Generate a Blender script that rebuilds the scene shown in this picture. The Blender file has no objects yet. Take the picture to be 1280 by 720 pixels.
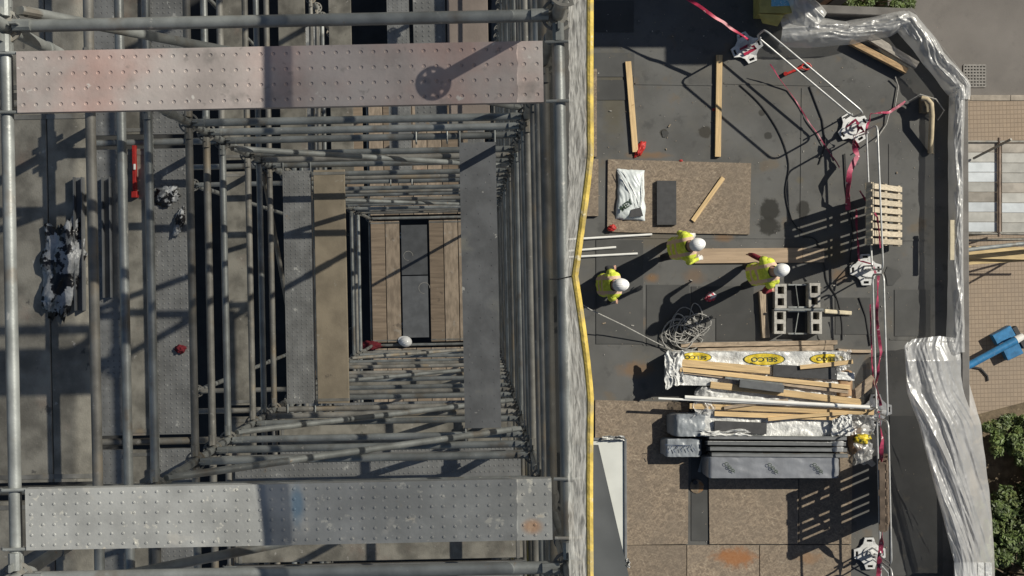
import bpy, bmesh, math, random
from mathutils import Vector, Matrix, noise
from mathutils.geometry import tessellate_polygon
random.seed(7)
R = math.radians
scene = bpy.context.scene
C = scene.collection

# ------------------------------------------------------------------ camera, sky, sun, exposure
H = 22.3            # camera height above the flat roof (z = 0)
F = 1640.0          # focal length in photo pixels (1280 wide)
CX, CY = 598.0, 345.0   # nadir point in photo pixels
cam = bpy.data.cameras.new('camera')
cam.sensor_width = 36.0
cam.lens = F / 1280 * 36
cam.shift_x = (640 - CX) / 1280
cam.shift_y = -(360 - CY) / 1280
cam.clip_start = 0.05
cam.clip_end = 500
camo = bpy.data.objects.new('camera', cam)
camo.location = (0, 0, H)
C.objects.link(camo)
scene.camera = camo

SUN_EL = R(38.5)
SUN_DIR = Vector((0.872, 0.489, 0)).normalized()      # towards the sun, on the ground plane
world = bpy.data.worlds.new('World')
scene.world = world
world.use_nodes = True
wn = world.node_tree.nodes
wl = world.node_tree.links
sky = wn.new('ShaderNodeTexSky')
sky.sky_type = 'NISHITA'
sky.sun_disc = False
sky.sun_elevation = SUN_EL
sky.sun_rotation = math.atan2(SUN_DIR.x, SUN_DIR.y)
wn['Background'].inputs['Strength'].default_value = 0.05
wl.new(sky.outputs[0], wn['Background'].inputs['Color'])
sun = bpy.data.lights.new('sun', 'SUN')
sun.energy = 5.0
sun.angle = R(0.5)
sun.color = (1.0, 0.95, 0.83)
suno = bpy.data.objects.new('sun', sun)
sd = Vector((SUN_DIR.x * math.cos(SUN_EL), SUN_DIR.y * math.cos(SUN_EL), math.sin(SUN_EL)))
suno.rotation_euler = sd.to_track_quat('Z', 'Y').to_euler()
suno.location = sd * 60
C.objects.link(suno)
vs = scene.view_settings
vs.view_transform = 'Standard'
vs.look = 'None'
vs.exposure = 0.0
vs.gamma = 1.0
vs.use_curve_mapping = False

STREET = -8.0


def P(px, py, z=0.0):
    """photo pixel -> world point at height z"""
    k = (H - z) / F
    return Vector(((px - CX) * k, -(py - CY) * k, z))


# ------------------------------------------------------------------ materials
def NT(name):
    m = bpy.data.materials.new(name)
    m.use_nodes = True
    nt = m.node_tree
    return m, nt, nt.nodes['Principled BSDF']


def math_node(nt, op, a, b=None, c=None, clamp=False):
    n = nt.nodes.new('ShaderNodeMath')
    n.operation = op
    n.use_clamp = clamp
    for i, v in enumerate((a, b, c)):
        if v is None:
            continue
        if isinstance(v, (int, float)):
            n.inputs[i].default_value = v
        else:
            nt.links.new(v, n.inputs[i])
    return n.outputs[0]


def mix(nt, fac, a, b, mode='MIX'):
    n = nt.nodes.new('ShaderNodeMix')
    n.data_type = 'RGBA'
    n.blend_type = mode
    for i, v in ((0, fac), (6, a), (7, b)):
        if isinstance(v, (int, float)):
            n.inputs[i].default_value = v
        elif isinstance(v, (tuple, list)):
            n.inputs[i].default_value = (*v[:3], 1)
        else:
            nt.links.new(v, n.inputs[i])
    return n.outputs[2]


def ramp(nt, fac, lo, hi):
    n = nt.nodes.new('ShaderNodeMapRange')
    n.interpolation_type = 'SMOOTHSTEP'
    nt.links.new(fac, n.inputs[0])
    n.inputs[1].default_value = lo
    n.inputs[2].default_value = hi
    return n.outputs[0]


def noise_tex(nt, vec, scale, detail=4, rough=.55, dist=0):
    n = nt.nodes.new('ShaderNodeTexNoise')
    n.inputs['Scale'].default_value = scale
    n.inputs['Detail'].default_value = detail
    n.inputs['Roughness'].default_value = rough
    n.inputs['Distortion'].default_value = dist
    nt.links.new(vec, n.inputs['Vector'])
    return n.outputs[0]


def coords(nt, stretch=(1, 1, 1), randomize=True, world_space=False):
    if world_space:
        g = nt.nodes.new('ShaderNodeNewGeometry')
        v = g.outputs['Position']
    else:
        t = nt.nodes.new('ShaderNodeTexCoord')
        v = t.outputs['Object']
    rnd = None
    if randomize:
        oi = nt.nodes.new('ShaderNodeObjectInfo')
        rnd = oi.outputs['Random']
        off = math_node(nt, 'MULTIPLY', rnd, 41.0)
        a = nt.nodes.new('ShaderNodeVectorMath')
        a.operation = 'ADD'
        nt.links.new(v, a.inputs[0])
        nt.links.new(off, a.inputs[1])
        v = a.outputs[0]
    raw = v
    m = nt.nodes.new('ShaderNodeMapping')
    m.inputs['Scale'].default_value = stretch
    nt.links.new(v, m.inputs[0])
    return m.outputs[0], raw, rnd


def mat(name, base, rough=.7, metal=0.0, var=.25, scale=6, bump=.25, bscale=60, bdist=.004, stretch=(1, 1, 1),
        spots=(), rand=.12, world_space=False, stains=(), spec=.5, detail=5):
    """spots: (colour, noise scale, low, high, strength); stains: (x, y, radius, colour, strength) at real places"""
    m, nt, b = NT(name)
    v, raw, rnd = coords(nt, stretch, not world_space, world_space)
    n1 = noise_tex(nt, v, scale, detail)
    f = ramp(nt, n1, .3, .7)
    lo = tuple(c * (1 - var) for c in base)
    hi = tuple(min(1, c * (1 + var)) for c in base)
    col = mix(nt, f, lo, hi)
    for (sc, ss, a, bb, st) in spots:
        nn = noise_tex(nt, raw, ss, 4, .6)
        ff = math_node(nt, 'MULTIPLY', ramp(nt, nn, a, bb), st)
        col = mix(nt, ff, col, sc)
    if stains:
        sep = nt.nodes.new('ShaderNodeSeparateXYZ')
        g = nt.nodes.new('ShaderNodeNewGeometry')
        nt.links.new(g.outputs['Position'], sep.inputs[0])
        wob = math_node(nt, 'MULTIPLY', math_node(nt, 'SUBTRACT', noise_tex(nt, g.outputs['Position'], 7, 4, .6), .5), 1.1)
        for (x, y, r, sc, st) in stains:
            rx, ry = r if isinstance(r, tuple) else (r, r)
            dx = math_node(nt, 'DIVIDE', math_node(nt, 'SUBTRACT', sep.outputs[0], x), rx)
            dy = math_node(nt, 'DIVIDE', math_node(nt, 'SUBTRACT', sep.outputs[1], y), ry)
            d2 = math_node(nt, 'ADD', math_node(nt, 'MULTIPLY', dx, dx), math_node(nt, 'MULTIPLY', dy, dy))
            d = math_node(nt, 'ADD', math_node(nt, 'SQRT', d2), wob)
            soft = .25 if st > .79 else .7
            k = math_node(nt, 'MULTIPLY', math_node(nt, 'SUBTRACT', 1.0, ramp(nt, d, 1 - soft, 1.0 + soft * .3)), st)
            col = mix(nt, k, col, sc)
    if rnd is not None and rand:
        h = nt.nodes.new('ShaderNodeHueSaturation')
        val = math_node(nt, 'ADD', math_node(nt, 'MULTIPLY', rnd, 2 * rand), 1 - rand)
        nt.links.new(val, h.inputs['Value'])
        nt.links.new(col, h.inputs['Color'])
        col = h.outputs[0]
    nt.links.new(col, b.inputs['Base Color'])
    b.inputs['Roughness'].default_value = rough
    b.inputs['Metallic'].default_value = metal
    b.inputs['Specular IOR Level'].default_value = spec
    if bump:
        bp = nt.nodes.new('ShaderNodeBump')
        bp.inputs['Strength'].default_value = bump
        bp.inputs['Distance'].default_value = bdist
        nt.links.new(noise_tex(nt, v, bscale, 3), bp.inputs['Height'])
        nt.links.new(bp.outputs[0], b.inputs['Normal'])
    return m


GALV = mat('galvanised_steel', (.275, .288, .28), .44, .35, .28, 6, .15, 80, spots=[((.62, .6, .55), 23, .66, .74, .6), ((.17, .13, .09), 4, .55, .7, .6), ((.33, .2, .1), 11, .67, .74, .5)], rand=.2)
GALV_DARK = mat('weathered_steel', (.25, .24, .215), .6, .2, .3, 7, .2, 80, spots=[((.36, .28, .18), 3, .52, .68, .65), ((.5, .48, .44), 25, .64, .72, .65), ((.3, .17, .08), 9, .66, .74, .5)], rand=.22)
DECK = mat('steel_deck', (.28, .28, .27), .55, .3, .2, 7, .2, 60, spots=[((.66, .65, .6), 14, .65, .71, .75), ((.42, .25, .1), 6, .69, .76, .55), ((.13, .13, .13), 3, .55, .75, .35)], rand=.12)
DECK_PINK = mat('pinkish_steel_deck', (.38, .335, .315), .55, .15, .2, 5, .2, 60,
                spots=[((.5, .27, .22), 2.1, .42, .75, .5), ((.42, .41, .39), 2.9, .5, .75, .6), ((.15, .14, .13), 6, .58, .72, .55), ((.16, .15, .14), 28, .62, .72, .4), ((.6, .58, .54), 15, .66, .72, .7), ((.5, .34, .08), 2.2, .68, .74, .5)], rand=0)
DECK_SPLAT = mat('splattered_steel_deck', (.34, .345, .335), .55, .15, .2, 5, .2, 60,
                 spots=[((.52, .5, .45), 8, .6, .72, .6), ((.6, .58, .51), 24, .62, .7, .7), ((.2, .2, .2), 3, .5, .72, .4), ((.6, .58, .52), 60, .66, .72, .5), ((.45, .29, .13), 6, .66, .76, .5)], rand=0,
                 stains=[(P(372, 632, 17.4).x, P(372, 632, 17.4).y, (.03, .08), (.07, .2, .33), .6), (P(664, 657, 17.4).x, P(664, 657, 17.4).y, (.04, .03), (.42, .2, .07), .6)])
BOARD = mat('dusty_scaffold_board', (.255, .238, .2), .85, 0, .38, 4, .4, 70, stretch=(1.6, 1.6, 1.6), spots=[((.34, .2, .15), 3, .55, .75, .35), ((.05, .05, .05), 11, .66, .73, .7), ((.55, .52, .47), 19, .67, .73, .6)], rand=.2)
BOARD_BROWN = mat('brown_scaffold_board', (.33, .25, .175), .8, 0, .22, 2.5, .35, 50, stretch=(9, .7, 9), spots=[((.07, .06, .05), 6, .63, .73, .6), ((.5, .46, .4), 17, .66, .72, .5)], rand=.2)
TIMBER = mat('new_timber', (.58, .41, .21), .7, 0, .2, 3, .3, 40, stretch=(14, 14, .8), spots=[((.3, .19, .08), 9, .64, .72, .6)], rand=.14)
TIMBER_OLD = mat('weathered_timber', (.36, .28, .2), .8, 0, .3, 3, .35, 40, stretch=(9, 9, 2), spots=[((.12, .09, .06), 9, .6, .72, .6)], rand=.16)
RUBBER = mat('black_rubber', (.018, .018, .02), .6, 0, .2, 8, .1)
SLAB = mat('dark_grey_slab', (.05, .05, .052), .75, 0, .15, 12, .2, 90, rand=.1, spots=[((.2, .2, .2), 30, .7, .76, .4)])
GREYPANEL = mat('grey_panel', (.13, .135, .14), .6, 0, .15, 8, .1, rand=.25)
CONCRETE = mat('concrete_block', (.42, .4, .36), .9, 0, .2, 18, .6, 120, rand=.12)
DARKWALL = mat('render_wall', (.16, .15, .14), .9, 0, .2, 3, .3)
FOIL = mat('silver_foil_wrap', (.32, .33, .35), .3, .35, .12, 4, .3, 12, .01, rand=.05)
WHITE_PVC = mat('white_plastic', (.78, .77, .73), .35, 0, .06, 6, .05, rand=.05)
WHITEWRAP = mat('white_plastic_wrap', (.62, .62, .6), .3, 0, .2, 9, .9, 24, .016, spots=[((.36, .37, .38), 6, .52, .7, .6), ((.25, .22, .18), 16, .64, .72, .5)], rand=.05)
GREYBAG = mat('grey_plastic_bag', (.26, .28, .3), .35, 0, .15, 7, .6, 25, .01, rand=.05)
RED = mat('red_plastic', (.42, .025, .02), .5, 0, .2, 20, .2)
PINK = mat('pink_tape', (.3, .03, .075), .5, 0, .4, 14, .3, spots=[((.75, .6, .6), 16, .62, .68, .8)])
BLUE = mat('blue_paint', (.03, .17, .36), .45, 0, .2, 8, .1, spots=[((.4, .42, .42), 15, .68, .73, .6)])
YELLOW = mat('yellow_webbing', (.52, .38, .08), .75, 0, .35, 16, .8, 60, spots=[((.3, .25, .15), 11, .5, .65, .7), ((.6, .55, .4), 30, .62, .7, .6)])
INKY = mat('yellow_print', (.66, .5, .04), .4, 0, .2, 14, .6, 24, .012, spots=[((.6, .58, .5), 14, .62, .7, .6)])
INKK = mat('black_print', (.03, .05, .03), .5, 0, .05, 10, 0)
INKB = mat('navy_print', (.04, .06, .11), .5, 0, .05, 10, 0)
CARD = mat('brown_cardboard', (.36, .23, .13), .8, 0, .15, 10, .2)
CREAM = mat('cream_plastic', (.55, .48, .34), .5, 0, .15, 10, .1)
ROPE = mat('grey_rope', (.32, .31, .29), .8, 0, .3, 40, .3)
PLATE = mat('pale_grey_base_plastic', (.62, .62, .61), .5, 0, .15, 9, .15, spots=[((.2, .19, .18), 12, .6, .7, .6)])
RAIL = mat('rail_steel', (.5, .5, .49), .38, .3, .15, 12, .1, spots=[((.25, .22, .2), 12, .63, .72, .6)])
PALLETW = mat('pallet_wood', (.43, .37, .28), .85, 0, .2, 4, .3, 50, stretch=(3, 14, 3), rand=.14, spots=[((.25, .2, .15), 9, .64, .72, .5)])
OSB_ST = [(P(918, 697).x, P(918, 697).y, (.42, .2), (.3, .11, .025), .75), (P(1010, 697).x, P(1010, 697).y, (.25, .12), (.27, .14, .06), .5),
          (P(1050, 640).x, P(1050, 640).y, (.3, .3), (.2, .17, .13), .3)]


def osb_mat():
    m, nt, b = NT('strand_board')
    v, raw, rnd = coords(nt, (1, 1, 1))
    n0 = noise_tex(nt, v, 1.6, 7, .65)
    lay = []
    for q, (rot, sc) in enumerate(((.25, 26), (1.15, 30), (2.2, 24), (-.5, 34))):
        mp = nt.nodes.new('ShaderNodeMapping')
        mp.inputs['Rotation'].default_value = (0, 0, rot)
        mp.inputs['Location'].default_value = (q * 3.1, q * 1.7, 0)
        nt.links.new(noise_vec(nt, v, 5, .05), mp.inputs[0])
        mq = nt.nodes.new('ShaderNodeMapping')
        mq.inputs['Scale'].default_value = (.3, 1.3, 1)
        nt.links.new(mp.outputs[0], mq.inputs[0])
        lay.append(noise_tex(nt, mq.outputs[0], sc, 3, .6))
    f = math_node(nt, 'MULTIPLY', math_node(nt, 'ADD', math_node(nt, 'ADD', lay[0], lay[1]), math_node(nt, 'ADD', lay[2], lay[3])), .25)
    col = mix(nt, ramp(nt, f, .4, .6), (.15, .112, .078), (.31, .235, .16))
    for l, c_, k_ in ((lay[0], (.42, .35, .25), .7), (lay[1], (.4, .33, .24), .6), (lay[2], (.1, .08, .06), .6), (lay[3], (.38, .28, .17), .6)):
        col = mix(nt, math_node(nt, 'MULTIPLY', ramp(nt, l, .63, .7), k_), col, c_)
    col = mix(nt, ramp(nt, n0, .35, .7), col, mix(nt, .55, col, (.17, .135, .1)))
    h = nt.nodes.new('ShaderNodeHueSaturation')
    nt.links.new(math_node(nt, 'ADD', math_node(nt, 'MULTIPLY', rnd, .2), .88), h.inputs['Value'])
    h.inputs['Saturation'].default_value = .9
    nt.links.new(col, h.inputs['Color'])
    col = h.outputs[0]
    sep = nt.nodes.new('ShaderNodeSeparateXYZ')
    g = nt.nodes.new('ShaderNodeNewGeometry')
    nt.links.new(g.outputs['Position'], sep.inputs[0])
    wob = math_node(nt, 'MULTIPLY', math_node(nt, 'SUBTRACT', noise_tex(nt, g.outputs['Position'], 6, 5, .65), .5), 1.6)
    for (x, y, r, sc, st) in OSB_ST:
        dx = math_node(nt, 'DIVIDE', math_node(nt, 'SUBTRACT', sep.outputs[0], x), r[0])
        dy = math_node(nt, 'DIVIDE', math_node(nt, 'SUBTRACT', sep.outputs[1], y), r[1])
        d = math_node(nt, 'SQRT', math_node(nt, 'ADD', math_node(nt, 'MULTIPLY', dx, dx), math_node(nt, 'MULTIPLY', dy, dy)))
        d = math_node(nt, 'ADD', d, wob)
        k = math_node(nt, 'MULTIPLY', math_node(nt, 'SUBTRACT', 1.0, ramp(nt, d, .3, 1.1)), st)
        col = mix(nt, k, col, sc)
    nt.links.new(col, b.inputs['Base Color'])
    b.inputs['Roughness'].default_value = .85
    bp = nt.nodes.new('ShaderNodeBump')
    bp.inputs['Strength'].default_value = .4
    bp.inputs['Distance'].default_value = .003
    nt.links.new(f, bp.inputs['Height'])
    nt.links.new(bp.outputs[0], b.inputs['Normal'])
    return m


def noise_vec(nt, v, scale, amt):
    n = nt.nodes.new('ShaderNodeTexNoise')
    n.inputs['Scale'].default_value = scale
    nt.links.new(v, n.inputs['Vector'])
    s = nt.nodes.new('ShaderNodeVectorMath')
    s.operation = 'SCALE'
    nt.links.new(n.outputs['Color'], s.inputs[0])
    s.inputs['Scale'].default_value = amt
    a = nt.nodes.new('ShaderNodeVectorMath')
    a.operation = 'ADD'
    nt.links.new(v, a.inputs[0])
    nt.links.new(s.outputs[0], a.inputs[1])
    return a.outputs[0]


OSB = osb_mat()


def roof_mat():
    def st(px, py, r, c, s):
        p = P(px, py)
        return (p.x, p.y, r, c, s)
    wet = (.018, .017, .014)
    rust = (.2, .11, .045)
    S = [st(830, 167, .085, (.035, .031, .024), .9), st(881, 165, .11, (.035, .031, .024), .9), st(952, 141, .06, wet, .9), st(960, 169, .07, wet, .8),
         st(962, 262, (.17, .22), wet, .92), st(961, 282, (.21, .17), wet, .92), st(1004, 262, (.12, .16), wet, .85), st(1000, 225, .07, (.12, .1, .06), .6),
         st(790, 402, (.28, .14), rust, .6), st(795, 462, (.35, .16), rust, .6), st(905, 296, (.2, .1), rust, .6), st(868, 345, (.2, .16), rust, .4),
         st(815, 348, (.14, .09), rust, .75), st(960, 368, (.25, .1), rust, .45), st(810, 194, (.4, .07), rust, .6), st(768, 120, (.25, .9), (.1, .085, .05), .55),
         st(1042, 315, (.25, .3), (.12, .09, .04), .5), st(1050, 345, (.18, .14), rust, .5), st(1135, 300, (.1, .3), (.13, .13, .125), .4), st(1118, 240, (.3, .6), (.1, .1, .1), .4),
         st(930, 120, (.7, .4), (.095, .09, .08), .5), st(820, 300, (.5, .2), (.11, .085, .05), .5)]
    return mat('roofing_felt', (.098, .097, .093), .82, 0, .22, 1.1, .35, 150, .003, world_space=True, stains=S,
               spots=[((.125, .115, .095), .9, .5, .72, .6), ((.12, .115, .1), 3.3, .52, .75, .5), ((.048, .048, .047), 4, .55, .7, .5), ((.15, .1, .05), 1.7, .6, .72, .35), ((.2, .2, .19), 45, .68, .73, .5)], detail=9)


FELT = roof_mat()
FELT_PATCH = mat('felt_patch', (.062, .062, .06), .85, 0, .14, 2.2, .35, 150, .003, rand=.2, spots=[((.13, .11, .08), 5, .6, .75, .4)], detail=7)
ASPHALT = mat('asphalt', (.16, .148, .137), .9, 0, .14, .5, .5, 60, .006, world_space=True, spots=[((.2, .185, .17), 1.1, .5, .8, .5), ((.12, .112, .105), 2.6, .55, .75, .5), ((.2, .19, .18), 40, .68, .74, .4)], detail=8)
KERB = mat('kerb_stone', (.33, .29, .24), .85, 0, .2, 6, .3)
SOIL = mat('soil', (.13, .1, .065), .95, 0, .4, 5, .6, 40, .02, world_space=True, spots=[((.3, .24, .15), 8, .6, .7, .6)])


def paver_mat():
    m, nt, b = NT('brick_paving')
    g = nt.nodes.new('ShaderNodeNewGeometry')
    mp = nt.nodes.new('ShaderNodeMapping')
    nt.links.new(g.outputs['Position'], mp.inputs[0])
    mp.inputs['Rotation'].default_value = (0, 0, R(88.5))
    br = nt.nodes.new('ShaderNodeTexBrick')
    br.offset = 0.0
    br.inputs['Scale'].default_value = 1
    br.inputs['Brick Width'].default_value = .1
    br.inputs['Row Height'].default_value = .085
    br.inputs['Mortar Size'].default_value = .006
    br.inputs['Bias'].default_value = 0
    br.inputs['Color1'].default_value = (.34, .265, .195, 1)
    br.inputs['Color2'].default_value = (.3, .235, .175, 1)
    br.inputs['Mortar'].default_value = (.235, .18, .13, 1)
    nt.links.new(mp.outputs[0], br.inputs['Vector'])
    n = noise_tex(nt, g.outputs['Position'], .8, 6, .6)
    col = mix(nt, ramp(nt, n, .3, .75), br.outputs['Color'], (.27, .22, .175))
    col = mix(nt, .6, br.outputs['Color'], col)
    nt.links.new(col, b.inputs['Base Color'])
    b.inputs['Roughness'].default_value = .88
    bp = nt.nodes.new('ShaderNodeBump')
    bp.invert = True
    bp.inputs['Distance'].default_value = .006
    nt.links.new(br.outputs['Fac'], bp.inputs['Height'])
    nt.links.new(bp.outputs[0], b.inputs['Normal'])
    return m


PAVER = paver_mat()


def film_mat(name, col, alpha, rough=.18, bumpd=.02, bscale=9, translucent=.5, facets=True, lo=.8, gloss=.11):
    m, nt, b = NT(name)
    v, raw, rnd = coords(nt)
    w = noise_vec(nt, v, 5, .25)
    n = noise_tex(nt, w, bscale, 4, .5, .6)
    bp = nt.nodes.new('ShaderNodeBump')
    bp.inputs['Strength'].default_value = .45
    bp.inputs['Distance'].default_value = bumpd
    if facets:
        vo = nt.nodes.new('ShaderNodeTexVoronoi')
        vo.inputs['Scale'].default_value = bscale * 1.3
        nt.links.new(w, vo.inputs['Vector'])
        n = math_node(nt, 'ADD', math_node(nt, 'MULTIPLY', n, .6), vo.outputs['Distance'])
    nt.links.new(n, bp.inputs['Height'])
    n2 = noise_tex(nt, v, 3 if facets else 14, 5)
    c = mix(nt, ramp(nt, n2, .3, .7), tuple(x * lo for x in col), col)
    nt.links.new(c, b.inputs['Base Color'])
    b.inputs['Roughness'].default_value = rough
    b.inputs['Specular IOR Level'].default_value = .9
    nt.links.new(bp.outputs[0], b.inputs['Normal'])
    tl = nt.nodes.new('ShaderNodeBsdfTranslucent')
    nt.links.new(c, tl.inputs[0])
    tr = nt.nodes.new('ShaderNodeBsdfTransparent')
    ms = nt.nodes.new('ShaderNodeMixShader')
    ms.inputs[0].default_value = translucent
    nt.links.new(b.outputs[0], ms.inputs[1])
    nt.links.new(tl.outputs[0], ms.inputs[2])
    m2 = nt.nodes.new('ShaderNodeMixShader')
    m2.inputs[0].default_value = alpha
    nt.links.new(tr.outputs[0], m2.inputs[1])
    nt.links.new(ms.outputs[0], m2.inputs[2])
    gl = nt.nodes.new('ShaderNodeBsdfGlossy')
    gl.inputs['Roughness'].default_value = rough
    nt.links.new(bp.outputs[0], gl.inputs['Normal'])
    m3 = nt.nodes.new('ShaderNodeMixShader')
    m3.inputs[0].default_value = gloss if facets else 0.0
    nt.links.new(m2.outputs[0], m3.inputs[1])
    nt.links.new(gl.outputs[0], m3.inputs[2])
    nt.links.new(m3.outputs[0], nt.nodes['Material Output'].inputs[0])
    return m


FILM = film_mat('clear_polythene', (.88, .88, .87), .56, .34, .008, 9, .4, gloss=.07)
FILM_THICK = film_mat('milky_polythene', (.85, .85, .85), .6, .34, .008, 7, .45)
NET = film_mat('white_mesh_sheet', (.88, .87, .83), .62, .8, .02, 60, .6, False, .25)
NET_DENSE = film_mat('dense_mesh_edge', (.88, .87, .83), .9, .8, .02, 60, .18, False, .3)
NET_BAND = film_mat('dark_mesh_band', (.015, .017, .017), .85, .8, .01, 60, .3, False)
NET_THIN = film_mat('thin_mesh', (.02, .02, .02), .34, .8, .01, 60, .3, False)
NET_DARK = film_mat('dark_debris_net', (.015, .017, .017), .52, .8, .01, 60, .5, False)


def vest_mat():
    m, nt, b = NT('hi_vis_vest')
    t = nt.nodes.new('ShaderNodeTexCoord')
    s = nt.nodes.new('ShaderNodeSeparateXYZ')
    nt.links.new(t.outputs['Object'], s.inputs[0])
    ax = math_node(nt, 'ABSOLUTE', s.outputs[0])
    a = math_node(nt, 'COMPARE', ax, .125, .03)
    z1 = math_node(nt, 'COMPARE', s.outputs[2], 1.06, .032)
    z2 = math_node(nt, 'COMPARE', s.outputs[2], 1.24, .032)
    k = math_node(nt, 'MAXIMUM', a, math_node(nt, 'MAXIMUM', z1, z2))
    n = noise_tex(nt, t.outputs['Object'], 14, 4)
    y = mix(nt, ramp(nt, n, .3, .7), (.5, .57, .04), (.74, .79, .1))
    col = mix(nt, k, y, (.66, .46, .33))
    nt.links.new(col, b.inputs['Base Color'])
    b.inputs['Roughness'].default_value = .75
    bp = nt.nodes.new('ShaderNodeBump')
    bp.inputs['Distance'].default_value = .02
    bp.inputs['Strength'].default_value = .7
    nt.links.new(noise_tex(nt, t.outputs['Object'], 9, 3), bp.inputs['Height'])
    nt.links.new(bp.outputs[0], b.inputs['Normal'])
    return m


VEST = vest_mat()
SKIN = mat('skin', (.45, .27, .2), .55, 0, .1, 20, .1)
TROUSER = mat('dark_trousers', (.02, .022, .028), .85, 0, .3, 12, .5, 30, .01)
BOOT = mat('boots', (.05, .04, .03), .7)
SLEEVE_RED = mat('red_sleeve', (.16, .012, .02), .85, 0, .3, 15, .4, 30, .01)
SLEEVE_DARK = mat('dark_sleeve', (.02, .02, .024), .85, 0, .3, 15, .4, 30, .01)
SLEEVE_VIS = mat('yellow_sleeve', (.5, .55, .06), .8, 0, .3, 15, .4, 30, .01)
HELMET = mat('white_helmet', (.8, .8, .79), .28, 0, .04, 10, 0, rand=.03)
LEAF = mat('leaf', (.08, .115, .03), .55, 0, .5, 3, 0, rand=.2, spots=[((.15, .16, .05), 4, .5, .7, .7), ((.03, .05, .015), 2.5, .5, .65, .7), ((.25, .2, .1), 9, .68, .74, .5)])
BARK = mat('bark', (.12, .09, .06), .9)
BAG_BW = mat('black_and_white_plastic', (.4, .41, .42), .35, 0, .3, 9, .8, 20, .015, spots=[((.01, .01, .012), 8, .47, .5, 1.0), ((.2, .21, .22), 14, .55, .6, .7)], rand=0)


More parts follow.
